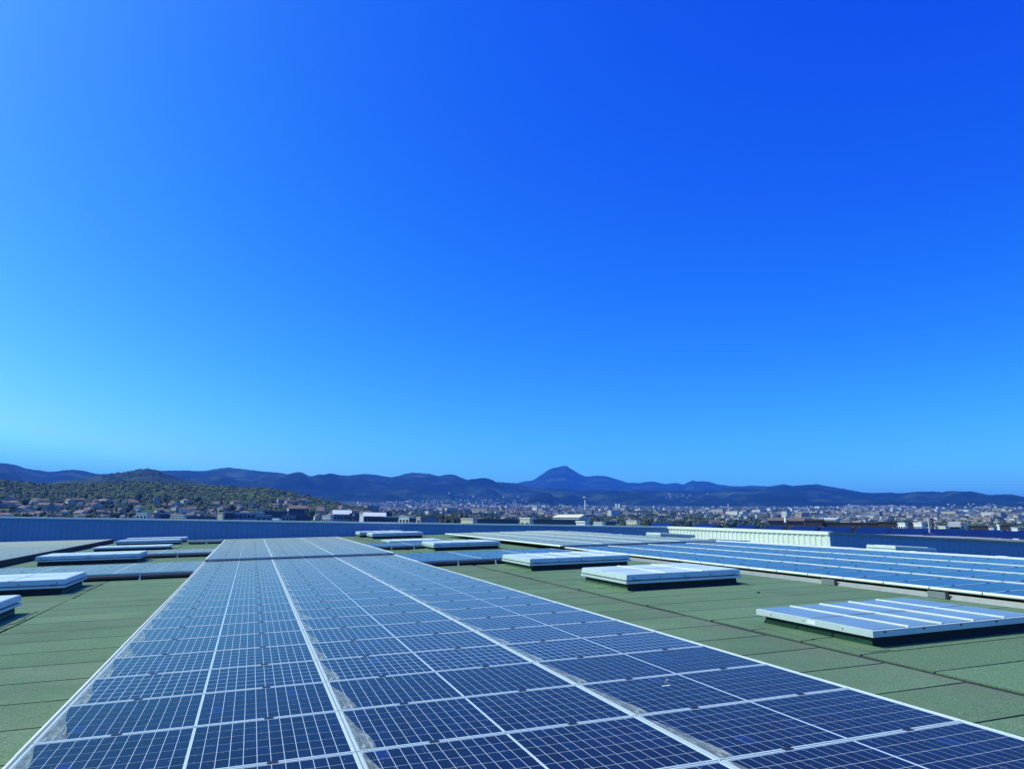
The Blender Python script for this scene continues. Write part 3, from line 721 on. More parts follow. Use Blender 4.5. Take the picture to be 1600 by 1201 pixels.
def house_parts(w_, l_, h_, rh, mb_w, mb_r, o=(0, 0, 0), rot=0.0, wi=0, ri=0, chim=True, hip=False):
    ca, sa = math.cos(rot), math.sin(rot)
    def T(x, y, z): return (o[0]+x*ca-y*sa, o[1]+x*sa+y*ca, o[2]+z)
    a_, c_ = w_/2, l_/2
    q = [(-a_, -c_), (a_, -c_), (a_, c_), (-a_, c_)]
    for i in range(4):
        (x0, y0), (x1, y1) = q[i], q[(i+1) % 4]
        mb_w.face([T(x0, y0, -6), T(x1, y1, -6), T(x1, y1, h_), T(x0, y0, h_)], wi)
    e = .45; rr = c_-(a_*.9 if hip else -e)
    if not hip:
        mb_w.face([T(-a_, -c_, h_), T(a_, -c_, h_), T(0, -c_, h_+rh)], wi); mb_w.face([T(a_, c_, h_), T(-a_, c_, h_), T(0, c_, h_+rh)], wi)
    dz = rh*e/a_
    L0, R0, R1, L1 = T(-a_-e, -c_-e, h_-dz+.06), T(a_+e, -c_-e, h_-dz+.06), T(a_+e, c_+e, h_-dz+.06), T(-a_-e, c_+e, h_-dz+.06)
    A, B = T(0, -rr, h_+rh+.06), T(0, rr, h_+rh+.06)
    mb_r.face([L1, L0, A, B], ri); mb_r.face([R0, R1, B, A], ri)
    if hip: mb_r.face([L0, R0, A], ri); mb_r.face([R1, L1, B], ri)
    if chim:
        x, y = a_*.3, c_*.4
        for i, (dx, dy, ex, ey) in enumerate(((-.4, -.4, .4, -.4), (.4, -.4, .4, .4), (.4, .4, -.4, .4), (-.4, .4, -.4, -.4))):
            mb_w.face([T(x+dx, y+dy, h_), T(x+ex, y+ey, h_), T(x+ex, y+ey, h_+rh+.8), T(x+dx, y+dy, h_+rh+.8)], wi)
hv = []
for i, (wn, rn) in enumerate([('cream', 'red tiled'), ('white', 'brown tiled'), ('beige', 'red tiled'), ('cream', 'pale tiled'), ('white', 'pale tiled'), ('beige', 'brown tiled'), ('grey', 'grey'), ('white', 'grey')]):
    r_ = random.Random(i); a, b = MB(), MB()
    house_parts(r_.uniform(7.5, 9.5), r_.uniform(9, 13), r_.uniform(4.2, 6.5), r_.uniform(1.8, 2.6), a, b, hip=(i % 3 == 1))
    win = MB()
    hv.append((a.mesh('house', M['w_'+wn]), b.mesh('roof', M['r_'+rn]), wn, rn))
def where_left(x, r):
    a_ = ('near the left border' if x < 90 else 'left of the lookout tower' if x < 190 else 'straight below the lookout tower' if x < 280 else 'right of the lookout tower' if x < 380 else 'below the falling green hill' if x < 490 else 'at the right end')
    return ('front row' if r < 1000 else 'middle rows' if r < 1110 else 'upper edge')+' of the village, '+a_
def where_mid(x, r):
    a_ = ('well left of the volcano' if x < 720 else 'just left of the volcano' if x < 850 else 'below the volcano' if x < 910 else 'right of the water tower' if x < 1000 else 'right of the white hall' if x < 1100 else 'by the banded chimney' if x < 1180 else 'by the big brown roofs')
    return ('nearer' if r < 1150 else 'middle' if r < 1450 else 'farther')+' part of town, '+a_
def where_right(x, r):
    a_ = ('right of the brown roofs' if x < 1260 else 'behind the dark building' if x < 1400 else 'left of the poles' if x < 1453 else 'right of the poles' if x < 1520 else 'near the right border')
    return ('nearer' if r < 950 else 'middle' if r < 1250 else 'farther')+' part of town, '+a_
def put_house(x, r, label, group, v=None):
    az = px_az(x)
    z = ground_z(az, r); hw, hr, wn, rn = v or rnd.choice(hv)
    o = link('house', hw, None, (r*math.sin(az), r*math.cos(az), z)); o.rotation_euler = (0, 0, rnd.uniform(0, math.pi)); s = rnd.uniform(.85, 1.15); o.scale = (s, s, s)
    link('roof', hr, o); tag(o, label.format(w=wn, r=rn), 'house', group)
for i in range(165):
    x = rnd.uniform(-25, 600); r = 900+(rnd.random()**.85)*310
    if x > 430: r = rnd.uniform(950, 1330)
    put_house(x, r, 'small {w} house, {r} roof, '+where_left(x, r), 'houses of the village below the green hill', rnd.choice(hv[:6]))
for i in range(75):
    x = rnd.uniform(600, 1250); r = rnd.uniform(850, 1700); put_house(x, r, 'small {w} house, {r} roof, '+where_mid(x, r), 'houses in the middle of the town')
for i in range(55):
    x = rnd.uniform(1250, 1620); r = rnd.uniform(800, 1700); put_house(x, r, 'small {w} house, {r} roof, '+where_right(x, r), 'houses of the pale town on the right', rnd.choice([hv[1], hv[4], hv[7], hv[3]]))
# the rest of the town: too many and too small to build one by one
tw, tr = MB(), MB()
town = MB()
def town_houses(n, xr, rr, wts, mats, big=0.12, keep=None):
    for i in range(n):
        x = rnd.uniform(*xr); r = rnd.uniform(*rr)**1.0
        if keep and not keep(x, r): continue
        az = px_az(x); z = ground_z(az, r)
        w_, l_, h_ = rnd.uniform(7, 11), rnd.uniform(9, 15), rnd.uniform(4, 7.5)
        if rnd.random() < big: w_, l_, h_ = rnd.uniform(11, 15), rnd.uniform(18, 45), rnd.uniform(8, 16)
        wi = rnd.choices(range(4), wts)[0]; ri = 4+rnd.choices(range(4), mats)[0]
        house_parts(w_, l_, h_, 0.6 if h_ > 8 else 2.1, town, town, (r*math.sin(az), r*math.cos(az), z), rnd.uniform(0, 3.1), wi, ri, chim=False)
clump = lambda x, r: noise.noise(Vector((r*math.sin(px_az(x))/260, r*math.cos(px_az(x))/260, 1))) > -.12
town_houses(900, (560, 860), (1700, 4200), (4, 4, 3, 1), (4, 3, 3, 1), keep=clump)
town_houses(420, (590, 830), (4200, 6000), (3, 6, 2, 1), (3, 2, 4, 1), .05, keep=lambda x, r: clump(x, r) and rnd.random() < 1.2-(r-4200)/1800)
town_houses(1100, (840, 1290), (1700, 4600), (3, 5, 3, 2), (1, 1, 3, 5), .12, keep=lambda x, r: clump(x, r) and rnd.random() < 1.2-(r-1700)/3200)
town_houses(1500, (1240, 1640), (1500, 5000), (3, 7, 2, 2), (1, 1, 3, 6), .08, keep=lambda x, r: clump(x, r) and rnd.random() < 1.25-(r-1500)/3400)
town_houses(160, (1320, 1430), (4400, 5100), (2, 8, 1, 1), (2, 2, 4, 1), .05)
town_houses(14, (1040, 1120), (6000, 6600), (2, 2, 2, 4), (2, 2, 4, 1), .05)
town_houses(70, (600, 675), (5600, 6100), (2, 8, 1, 1), (2, 2, 4, 1), .05)
town_houses(60, (0, 150), (1900, 2500), (3, 3, 3, 1), (4, 3, 2, 1), .03)
tag(town.build('town_houses', [M['w_'+n] for n, c in WALLC]+[M['r_'+n] for n, c in ROOFC]), 'crowded small houses of the town running up the slopes', 'houses', kind='stuff')

# --- trees
def crown_mb(seed, rx, rz, z0, n=34, conifer=False, mb=None, o=(0, 0, 0), m=0, s=1.0, per=3, q0=1.0):
    """many small leaf clump faces spread through the crown's volume"""
    r_ = random.Random(seed); mb = mb or MB()
    for i in range(n):
        while True:
            p = Vector((r_.uniform(-1, 1), r_.uniform(-1, 1), r_.uniform(-1, 1)))
            if .25 < p.length < 1: break
        if conifer: k = (1-p.z)/2; c = Vector((p.x*rx*k, p.y*rx*k, z0+rz*(p.z+1)))
        else: c = Vector((p.x*rx, p.y*rx, z0+rz*(p.z+1)))
        q = rx*r_.uniform(.30, .52)*(.6 if conifer else 1)*q0
        d = (p+Vector((0, 0, .5))).normalized(); a_ = d.orthogonal().normalized(); b_ = d.cross(a_)
        k = 5; pts = []
        for j in range(k):
            t = 2*math.pi*j/k+r_.uniform(-.4, .4); rr = q*r_.uniform(.6, 1.25)
            pts.append(c+a_*(rr*math.cos(t))+b_*(rr*math.sin(t))-d*q*.35)
        tip = c+d*q*r_.uniform(.3, .7)
        P = lambda v: (o[0]+v.x*s, o[1]+v.y*s, o[2]+v.z*s)
        for j in range(k): mb.face([P(pts[j]), P(pts[(j+1) % k]), P(tip)], m)
    return mb
def trunk_mb(h, r_): mb = MB(); mb.tube((0, 0, -1), (0, 0, h), r_, r_*.5, 6); mb.tube((0, 0, h*.6), (h*.25, .1, h*1.15), r_*.4, r_*.15, 5); mb.tube((0, 0, h*.7), (-h*.2, -.2, h*1.2), r_*.35, r_*.15, 5); return mb
tv = []
for i in range(4): tv.append((crown_mb(i, 3.6, 3.0, 2.2, 60).mesh('crown', M['leaf']), trunk_mb(4.5, .3).mesh('trunk', M['bark']), 'green leafy tree'))
for i in range(3): tv.append((crown_mb(20+i, 3.6, 3.2, 2.0, 60).mesh('crown', M['leaf_dark']), trunk_mb(4.5, .3).mesh('trunk', M['bark']), 'dark leafy tree'))
for i in range(2): tv.append((crown_mb(30+i, 3.0, 2.6, 1.8, 55).mesh('crown', M['leaf_light']), trunk_mb(4, .25).mesh('trunk', M['bark']), 'light green spring tree'))
for i in range(3): tv.append((crown_mb(40+i, 2.6, 5.5, 1.2, 80, True).mesh('crown', M['leaf_dark']), trunk_mb(6, .28).mesh('trunk', M['bark']), 'dark pointed conifer'))
tv.append((crown_mb(60, 3.2, 3.0, 1.6, 190, per=1, q0=.45).mesh('crown', M['leaf']), trunk_mb(4.5, .3).mesh('trunk', M['bark']), 'bushy green tree'))
tv.append((crown_mb(61, 3.0, 2.4, 1.2, 170, q0=.5).mesh('crown', M['leaf_light']), trunk_mb(4, .25).mesh('trunk', M['bark']), 'light green bush'))
def put_tree(x, r, where, group, v=None, s=1.0, zoff=0):
    az = px_az(x); z = ground_z(az, r)+zoff; cm_, tm_, nm = v or rnd.choice(tv)
    o = bpy.data.objects.new('tree', None); COL.objects.link(o); o.location = (r*math.sin(az), r*math.cos(az), z)
    o.rotation_euler = (0, 0, rnd.uniform(0, 6)); q = s*rnd.uniform(.8, 1.25); o.scale = (q, q, q*rnd.uniform(.9, 1.15))
    link('crown', cm_, o); link('trunk', tm_, o); tag(o, nm+' '+where, 'tree', group)
for i in range(95): x = rnd.uniform(-20, 600); r = rnd.uniform(860, 1250); put_tree(x, r, 'in the '+where_left(x, r), 'trees in the village', rnd.choice(tv))
for i in range(40): x = rnd.uniform(30, 560); r = rnd.uniform(500, 860); put_tree(x, r, 'just above the blue wall, '+where_left(x, r).split(', ', 1)[1], 'trees in front of the village', rnd.choice(tv[:7]))
for i in range(34): put_tree(683+1.45*i+rnd.uniform(-1, 1), rnd.uniform(640, 690), 'in the dark row behind the cream hall', 'dark row of trees', rnd.choice(tv[4:7]+tv[9:]), 1.15, 1)
for i in range(70): x = rnd.uniform(800, 1260); r = rnd.uniform(420, 1100); put_tree(x, r, 'in the '+where_mid(x, r+400), 'trees in the middle of the town', rnd.choice(tv))
for x, r, v, s in ((1053, 300, 12, 1.0), (1060, 300, 13, .8), (1067, 290, 13, .7), (1075, 295, 13, .8), (1099, 380, 12, 1.25), (1111, 400, 12, 1.3), (1105, 390, 12, 1.2), (1128, 300, 13, .8), (1139, 300, 13, .7), (1149, 310, 13, .8), (1058, 420, 9, .9), (975, 520, 12, 1.2), (1003, 560, 12, 1.4), (1010, 600, 12, 1.3)):
    put_tree(x, r, 'standing just beyond the right part of the parapet', 'trees just beyond the parapet', tv[v], s, 2)
for i in range(25): x = rnd.uniform(1230, 1620); r = rnd.uniform(500, 1100); put_tree(x, r, 'in the '+where_right(x, r+250), 'trees in front of the pale town', rnd.choice(tv))
woods = MB(); cnt = 0
proto = []
def wood(n, xr, rr, wts, keep=None, size=(0.8, 1.5), faces=9, sink=0.8):
    for i in range(n):
        x = rnd.uniform(*xr); r = rnd.uniform(*rr)
        if keep and not keep(x, r): continue
        az = px_az(x); z = ground_z(az, r)
        crown_mb(rnd.random(), 4.3, 1.7, 0.6, faces, rnd.random() < .15, woods, (r*math.sin(az), r*math.cos(az), z-sink), rnd.choices(range(3), wts)[0], rnd.uniform(*size))
wood(4200, (-30, 600), (1120, 1520), (5, 2, 3), size=(.9, 1.5), faces=8, sink=2.4)
wood(500, (-30, 560), (900, 1200), (4, 5, 2))
wood(2000, (560, 900), (1000, 3800), (3, 6, 1), size=(1, 1.9))
wood(2600, (860, 1300), (900, 3800), (3, 7, 1), size=(1, 2.0))
wood(2400, (1260, 1640), (1000, 4200), (2, 7, 1), size=(1, 1.8))
wood(420, (150, 300), (3150, 3680), (2, 6, 0), size=(1.0, 1.7), sink=1.6)
tag(woods.build('woods', [M['leaf'], M['leaf_dark'], M['leaf_light']]), 'woods on the green hill and among the houses of the town', 'woods', kind='stuff')

# --- larger buildings, each placed by the direction and distance at which it stands
def block(name, label, cat, x0, x1, ytop, r, wall_m, roof_m=None, depth=18, windows=0, wrows=2, parapet=.5, roof_lift=0.0, group=None, glass='glass', down=12):
    """flat roofed building: x0..x1 its width as seen, ytop the height of its roof edge"""
    aL, aR = px_az(x0), px_az(x1); xm = (x0+x1)/2; am = (aL+aR)/2
    wd = 2*r*math.tan((aR-aL)/2); turn = 0.0
    if wall_m in ('white', 'sand', 'palegrey'): turn = 0.75; wd *= .95; depth = wd*.4     # these stand turned to the sun
    z = CZ+r*px_tan(xm, ytop)
    root = bpy.data.objects.new(name, None); COL.objects.link(root); root.location = (r*math.sin(am), r*math.cos(am), z); root.rotation_euler = (0, 0, -am-turn)
    tag(root, label, cat, group); h = wd/2
    mb = MB(); mb.box(-h, h, 0, depth, -down, -.4); mb.build('wall', M[wall_m] if isinstance(wall_m, str) else wall_m, root)
    mb = MB()
    if roof_lift:
        mb.face([(-h-.4, -.5, -.4), (h+.4, -.5, -.4), (h+.4, depth*.5, roof_lift), (-h-.4, depth*.5, roof_lift)]); mb.face([(h+.4, depth+.5, -.4), (-h-.4, depth+.5, -.4), (-h-.4, depth*.5, roof_lift), (h+.4, depth*.5, roof_lift)])
        mb.face([(-h, 0, -.4), (-h, depth*.5, roof_lift-.1), (-h, depth, -.4)]); mb.face([(h, 0, -.4), (h, depth, -.4), (h, depth*.5, roof_lift-.1)])
    else: mb.box(-h-.15, h+.15, -.15, depth+.15, -.4, 0)
    mb.build('roof', M[roof_m or 'trim'], root)
    if windows:
        for j in range(wrows):
            for i in range(windows):
                mb = MB(); ww = wd/windows; xa = -h+ww*(i+.2); zz = -1.6-j*3.1
                mb.box(xa, xa+ww*.6, -.06, .05, zz-1.3, zz); mb.build('window', M[glass], root)
    return root
M['bluegrey'] = simple('blue_grey_cladding', (0.20, 0.24, 0.29), 0.5, 0.1, 0.08, .3)
M['darkclad'] = simple('dark_cladding', (0.075, 0.085, 0.11), 0.5, 0.1, 0.1, .3)
M['brown'] = simple('dark_brown_cladding', (0.060, 0.042, 0.036), 0.6, 0, 0.15, .3)
M['rooftile'] = simple('brown_roof', (0.15, 0.10, 0.085), 0.7, 0, 0.15, .3)
M['sand'] = simple('sand_render', (0.60, 0.56, 0.43), 0.8, 0, 0.06, .3)
M['palegrey'] = simple('pale_metal_roof', (0.60, 0.62, 0.62), 0.5, .1, 0.08, .3)
M['greyroof'] = simple('grey_roof', (0.28, 0.29, 0.30), 0.7, 0, 0.15, .3)
B_ = [ # x0, x1, ytop, r, wall, roof, windows, rows, lift, label
 (208, 232, 800.5, 420, 'palegrey', 'palegrey', 3, 1, 0, 'small grey shed with a pale roof above the left part of the blue wall'),
 (240, 250, 800.5, 430, 'bluegrey', 'bluegrey', 0, 1, 0, 'narrow blue grey block left of a white roofed shed'),
 (250, 265, 801, 425, 'darkclad', 'palegrey', 2, 1, 0, 'dark shed with a white roof next to the narrow blue block'),
 (263, 292, 803.5, 400, 'sand', 'palegrey', 4, 1, 0, 'low sand coloured workshop among cars above the blue wall'),
 (292, 338, 806, 380, 'darkclad', 'bluegrey', 6, 1, 0, 'long low dark hall just above the blue wall'),
 (338, 349, 800.5, 400, 'sand', 'sand', 0, 1, 0, 'square cream block between dark halls'),
 (349, 366, 800, 420, 'darkclad', 'greyroof', 2, 1, 0, 'dark hall to the right of the square cream block'),
 (365, 412, 800.5, 430, 'bluegrey', 'trim', 7, 1, 0, 'long hall with a bright white roof edge'),
 (400, 424, 804, 380, 'bluegrey', 'palegrey', 3, 1, 0, 'blue hall with a white roof in front of the long hall'),
 (412, 448, 797.5, 520, 'darkclad', 'bluegrey', 5, 1, 0, 'wide dark blue hall behind the white block'),
 (424, 438, 809.5, 300, 'white', 'white', 0, 1, 0, 'small bright white block sitting on the edge of the blue wall'),
 (441, 462, 804, 350, 'bluegrey', 'bluegrey', 4, 2, 0, 'blue grey office block with rows of windows'),
 (450, 476, 793.5, 640, 'darkclad', 'rooftile', 4, 1, 2.5, 'hall with a long brown roof below the village'),
 (462, 486, 806, 360, 'darkclad', 'darkclad', 4, 1, 0, 'dark warehouse with three grey doors'),
 (500, 519, 805, 340, 'palegrey', 'palegrey', 5, 1, 0, 'light grey ribbed shed left of the blue hangar'),
 (520, 548, 802, 420, 'bluegrey', 'palegrey', 5, 1, 2.0, 'blue hangar with a sloping pale roof'),
 (546, 562, 801.5, 410, 'darkclad', 'darkclad', 0, 1, 0, 'dark blue hall behind the red and white sign'),
 (560, 570, 802, 400, 'white', 'white', 0, 1, 0, 'white panel building beside the red and white sign'),
 (568, 602, 805, 380, 'darkclad', 'palegrey', 6, 1, 1.6, 'dark shed under a long sloping white roof'),
 (601, 612, 801, 430, 'brown', 'brown', 0, 1, 0, 'square dark brown tower block'),
 (600, 622, 806.5, 350, 'darkclad', 'palegrey', 4, 1, 0, 'low dark shed with a thin pale roof line'),
 (620, 642, 806, 340, 'palegrey', 'palegrey', 3, 1, 0, 'pale concrete hall with one dark doorway'),
 (642, 650, 808, 335, 'darkclad', 'palegrey', 0, 1, 0, 'narrow dark block right of the pale concrete hall'),
 (650, 658, 807, 345, 'sand', 'sand', 1, 1, 0, 'small cream block with greenery at its foot'),
 (658, 684, 806.8, 340, 'bluegrey', 'bluegrey', 0, 1, 0, 'plain blue hall right of the small cream block'),
 (716, 743, 809, 260, 'sand', 'sand', 0, 1, 0, 'long plain cream hall in front of the dark row of trees'),
 (743, 808, 810.5, 280, 'darkclad', 'darkclad', 0, 1, 0, 'long dark blue hall right of the cream hall'),
 (809, 831, 808.5, 230, 'sand', 'trim', 2, 1, 0, 'square cream box above the middle of the blue wall'),
 (831, 916, 811, 260, 'darkclad', 'darkclad', 0, 1, 0, 'very long dark blue hall right of the square cream box'),
 (855, 914, 807, 420, 'palegrey', 'sand', 8, 1, 1.4, 'long low hall with a pale sandy roof'),
 (897, 917, 813.5, 200, 'white', 'white', 1, 1, 0, 'small white box with one dark window above the wall'),
 (925, 944, 815, 240, 'palegrey', 'palegrey', 3, 1, 0, 'small pale shed right of the white box'),
 (975, 998, 812.5, 300, 'sand', 'palegrey', 4, 1, 0, 'pale low hall left of the tilted roof lights'),
 (945, 962, 813, 330, 'darkclad', 'greyroof', 3, 1, 0, 'dark low hall behind the small pale shed'),
 (876, 896, 790.5, 1900, 'white', 'palegrey', 6, 2, 0, 'wide white building with a low pointed roof in the distant town'),
 (952, 961, 786.5, 2600, 'bluegrey', 'bluegrey', 3, 6, 0, 'bluish apartment slab beside the two white towers'),
 (961, 964.5, 786.5, 2500, 'white', 'white', 1, 8, 0, 'left one of two white tower blocks'),
 (965.5, 969, 787, 2500, 'white', 'white', 1, 8, 0, 'right one of two white tower blocks'),
 (943, 952, 793, 1700, 'white', 'palegrey', 4, 2, 0, 'bright white hall below the bluish slab'),
 (990, 1003, 795, 1500, 'white', 'white', 4, 2, 0, 'white block left of the long white hall'),
 (1007, 1028, 797, 1300, 'white', 'palegrey', 7, 1, 0, 'long low white hall in the middle of the town'),
 (1027, 1042, 803.5, 800, 'palegrey', 'palegrey', 4, 1, 0, 'grey shed with a curved looking roof among trees'),
 (1036, 1039, 792.5, 1400, 'white', 'white', 1, 4, 0, 'slim white tower by the long white hall'),
 (1079, 1083, 797, 1100, 'white', 'white', 1, 3, 0, 'white tower house left of a white hall'),
 (1086, 1104, 798, 1200, 'palegrey', 'palegrey', 5, 1, 0, 'pale hall right of the white tower house'),
 (1127, 1132, 805, 600, 'white', 'greyroof', 1, 2, 0, 'narrow white house left of the long bright hall'),
 (1135, 1158, 809.5, 500, 'white', 'palegrey', 6, 1, 0, 'long bright white hall above the pale wall'),
 (1161, 1168, 806, 560, 'sand', 'sand', 2, 2, 0, 'cream house right of the long bright hall'),
 (1180, 1183, 803.5, 520, 'white', 'white', 1, 3, 0, 'white end wall of the grey green hall'),
 (1183, 1199, 803.5, 530, 'greyroof', 'greyroof', 4, 2, 0, 'grey green hall with a curved roof line'),
 (1200, 1226, 811.5, 330, 'rooftile', 'rooftile', 0, 1, 0.9, 'large brown roof left of a white chimney stack'),
 (1229, 1256, 812, 330, 'rooftile', 'rooftile', 0, 1, 0.9, 'large brown roof right of a white chimney stack'),
 (1224.3, 1228.3, 806, 318, 'white', 'white', 0, 1, 0, 'white chimney stack between the two brown roofs'),
 (1223.5, 1231, 812, 321, 'brown', 'brown', 0, 1, 0, 'dark gable wall under the white chimney stack'),
 (1257, 1285, 812, 280, 'brown', 'brown', 0, 1, 0, 'dark brown tall part of the dark building behind the roof lights'),
 (1285, 1372, 815.5, 285, 'brown', 'brown', 0, 1, 0, 'long dark brown middle part of the dark building'),
 (1372, 1400, 814.5, 283, 'brown', 'brown', 0, 1, 0, 'dark brown right hand part of the dark building'),
 (1272, 1312, 810.5, 520, 'sand', 'palegrey', 7, 1, 2.2, 'pale roofed hall behind the dark building'),
 (1274, 1279, 797, 1500, 'white', 'white', 3, 3, 0, 'left white apartment block above the dark building'),
 (1281, 1287, 798.5, 1500, 'white', 'white', 3, 3, 0, 'right white apartment block above the dark building'),
 (1400, 1416, 816, 330, 'white', 'white', 3, 2, 0, 'bright white office block with two rows of windows'),
 (1416, 1425, 815.5, 345, 'brown', 'brown', 0, 1, 0, 'dark link between the two white office blocks'),
 (1424, 1442, 816, 335, 'white', 'white', 5, 2, 0, 'white office block with long window bands left of the poles'),
 (1462, 1479, 821, 420, 'sand', 'palegrey', 4, 1, 0, 'cream sheds right of the two poles'),
 (1483, 1498, 821, 300, 'darkclad', 'greyroof', 3, 1, 1.5, 'dark house with a sloping roof right of the cream sheds'),
 (1512, 1543, 820, 300, 'brown', 'darkclad', 5, 1, 0, 'wide black shed row on the right'),
 (1556, 1561, 819, 290, 'white', 'white', 0, 1, 0, 'white upright panel in front of the black hall'),
 (1561, 1577, 819, 300, 'brown', 'brown', 0, 1, 0, 'black hall right of the white upright panel'),
 (1577, 1590, 823.5, 330, 'white', 'palegrey', 4, 1, 0, 'rounded white shed at the right end of the skyline'),
 (1590, 1625, 822, 340, 'darkclad', 'greyroof', 5, 1, 0, 'dark shed at the right border of the photo'),
]
for (x0, x1, yt, r, wm, rm, nw, wr, lift, lab) in B_:
    if r >= 700 or (r >= 480 and x0 > 1040):                                 # distant ones: stand on the ground where it carries them at that height
        a_, t_ = px_az((x0+x1)/2), px_tan((x0+x1)/2, yt)
        r = min(np.arange(600, 4600, 20), key=lambda q: abs(CZ+q*t_-ground_z(a_, q)-3*wr-3))
    block('chimney_stack' if 'stack between' in lab else 'building', lab, 'chimney' if 'stack between' in lab else 'building', x0, x1, yt, r, wm, rm, depth=max(6, (x1-x0)*r/1102*.8), windows=nw, wrows=wr, roof_lift=lift, down=2.5 if 'chimney stack between' in lab else 9 if r < 480 else 30)
def at(x, y, r):
    az = px_az(x, y); return Vector((r*math.sin(az), r*math.cos(az), CZ+r*px_tan(x, y)))
def upright(name, label, cat, x, ytop, ybot, r, parts):
    a_, b_ = at(x, ybot, r), at(x, ytop, r)
    root = bpy.data.objects.new(name, None); COL.objects.link(root); root.location = a_; tag(root, label, cat); h = b_.z-a_.z
    for nm, z0, z1, r0, r1, mt in parts:
        mb = MB(); mb.tube((0, 0, z0*h), (0, 0, z1*h), r0, r1, 12); mb.face([(r0*math.cos(t*math.pi/6), -r0*math.sin(t*math.pi/6), z0*h) for t in range(12)]); mb.build(nm, mt, root)
    return root
M['orange'] = simple('orange_band', (0.50, 0.22, 0.10), 0.7); M['red'] = simple('red_paint', (0.55, 0.06, 0.05), 0.5)
upright('water_tower', 'slender white water tower with an orange flared cup', 'water tower', 914.5, 776, 797, 2300, [('stem', 0, .78, 2.6, 2.2, M['white']), ('cup', .78, .93, 2.4, 6.8, M['orange']), ('tank', .93, 1.0, 6.8, 6.0, M['palegrey'])])
upright('chimney', 'tall factory chimney banded red and white', 'chimney', 1138.5, 787, 800, 2200, [('stack', 0, .45, 2.2, 2.0, M['white']), ('band', .45, .6, 2.02, 1.9, M['red']), ('stack', .6, .78, 1.9, 1.75, M['white']), ('band', .78, .9, 1.78, 1.7, M['red']), ('stack', .9, 1, 1.7, 1.6, M['white'])])
upright('lookout_tower', 'small tower on the wooded top of the left hill', 'tower', 230, 730, 735.5, 3600, [('base', 0, .6, 3.2, 2.8, M['greyroof']), ('top', .6, 1, 2.2, 1.6, M['greyroof'])])
upright('antenna_mast', 'antenna mast on top of the pointed volcano', 'mast', 884.5, 724.5, 729.5, 12450, [('building', 0, .45, 22, 18, M['palegrey']), ('mast', .45, 1, 5, 3, M['palegrey'])])
upright('antenna_mast', 'thin mast on the ridge left of the volcano', 'mast', 706, 737.5, 742.5, 8000, [('mast', 0, 1, 3, 1.2, M['greyroof'])])
upright('pole', 'pale slim pole left of the thick dark one', 'pole', 1453, 810.5, 835, 150, [('post', 0, .96, .13, .11, M['palegrey']), ('cap', .96, 1, .16, .16, M['palegrey'])])
upright('pole', 'thick dark pole right of the pale slim one', 'pole', 1458, 809.5, 835, 152, [('post', 0, .96, .28, .26, M['darkclad']), ('cap', .96, 1, .30, .30, M['darkclad'])])
p0, p1 = at(552, 810, 330), at(552, 803, 330)
root = bpy.data.objects.new('sign', None); COL.objects.link(root); root.location = p0; root.rotation_euler = (0, 0, -px_az(552)); tag(root, 'red and white sign board by the dark blue hall', 'sign')
mb = MB(); mb.box(-.5, .5, 0, .1, .2, 1.2); mb.build('board', M['red'], root); mb = MB(); mb.box(-.6, .6, 0, .1, 1.22, 2.1); mb.build('board', M['white'], root); mb = MB(); mb.tube((0, .1, -6), (0, .1, 2.2), .08, .08); mb.build('post', M['greyroof'], root)

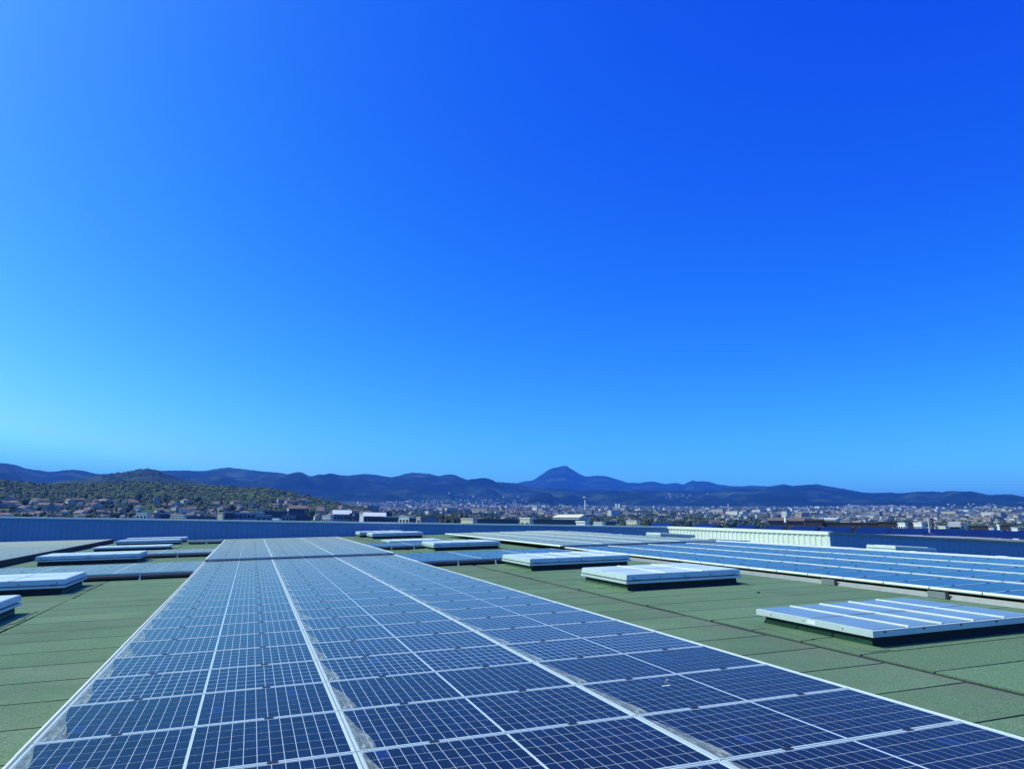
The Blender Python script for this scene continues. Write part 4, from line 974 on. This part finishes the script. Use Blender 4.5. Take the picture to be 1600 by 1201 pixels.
# --- tilted roof lights (solar collectors) in rows on the neighbouring roof beyond the right hand walls
M['collector'] = simple('collector_glass', (0.006, 0.016, 0.07), 0.2, 0, 0.2, .5)
RL = [(1052, 816.4, 821.5, 225), (1121, 818.3, 824, 205), (1184, 820, 827, 190), (1228, 821, 828.5, 180), (1282, 822, 830, 172), (1334, 823, 831, 166), (1396, 823.8, 832.5, 158), (1453, 825.5, 833.5, 152), (1521, 826.5, 835.5, 146), (1576, 828, 837, 141), (1640, 830, 839.5, 137)]
for i, (x, yt, yb, r) in enumerate(RL):
    top, bot = at(x, yt, r), at(x, yb, r); h = top.z-bot.z+.25
    root = bpy.data.objects.new('roof_light', None); COL.objects.link(root); root.location = (bot.x, bot.y, bot.z-.25)
    tag(root, f'dark blue tilted roof light beyond the right hand wall, {ordn[i+1]} from the left', 'roof light', 'tilted roof lights beyond the right hand wall')
    wd = h*1.55; L = (7.5, 6.5, 6.2, 6.0, 7.4, 7.6, 7.8, 7.5, 8.5, 7.5, 8)[i]*r/150
    mb = MB(); mb.face([(-wd, 0, 0), (0, 0, h), (0, L, h), (-wd, L, 0)]); mb.build('glazing', M['collector'], root)
    for y in (0.0, L): 
        mb = MB(); mb.face([(-wd+.03, y+(.03 if y == 0 else -.03), .0), (-.02, y+(.03 if y == 0 else -.03), .0), (-.02, y+(.03 if y == 0 else -.03), h-.03)]); mb.build('gable', M['darkclad'], root)
    mb = MB(); mb.face([(.02, 0, 0), (.02, L, 0), (.02, L, h), (.02, 0, h)]); mb.build('back_wall', M['darkclad'], root)
    for y in (0, L):
        mb = MB(); mb.box(-.07, .05, y-.05, y+.05, h-.02, h+.05); mb.build('corner_cap', M['trim'], root)
# low neighbouring hall carrying them
hall = MB(); A, B = at(1010, 824, 235), at(1660, 843, 133)
def below(v, d): return (v.x, v.y, v.z-d)
q = [A, B, B+Vector((40, 60, .5)), A+Vector((40, 60, .5))]
hall.face([below(v, .3) for v in q])
for i in range(4): hall.face([below(q[i], 9), below(q[(i+1) % 4], 9), below(q[(i+1) % 4], .3), below(q[i], .3)])
tag(hall.build('neighbouring_hall', M['greyroof']), 'low flat hall carrying the rows of tilted roof lights', 'building')

# --- air: one box of thin haze round everything
m = bpy.data.materials.new('haze'); m.use_nodes = True; nt = m.node_tree; nt.nodes.clear()
o_ = nt.nodes.new('ShaderNodeOutputMaterial'); v_ = nt.nodes.new('ShaderNodeVolumePrincipled')
v_.inputs['Color'].default_value = (0.05, 0.27, 1.0, 1); v_.inputs['Density'].default_value = 7.8e-5; v_.inputs['Anisotropy'].default_value = 0.0
nt.links.new(v_.outputs[0], o_.inputs['Volume'])
mb = MB(); mb.box(-31000, 31000, -31000, 31000, -2.5, 1075)
hz = mb.build('haze', m); tag(hz, 'thin blue air haze over the whole valley', 'haze', kind='stuff')
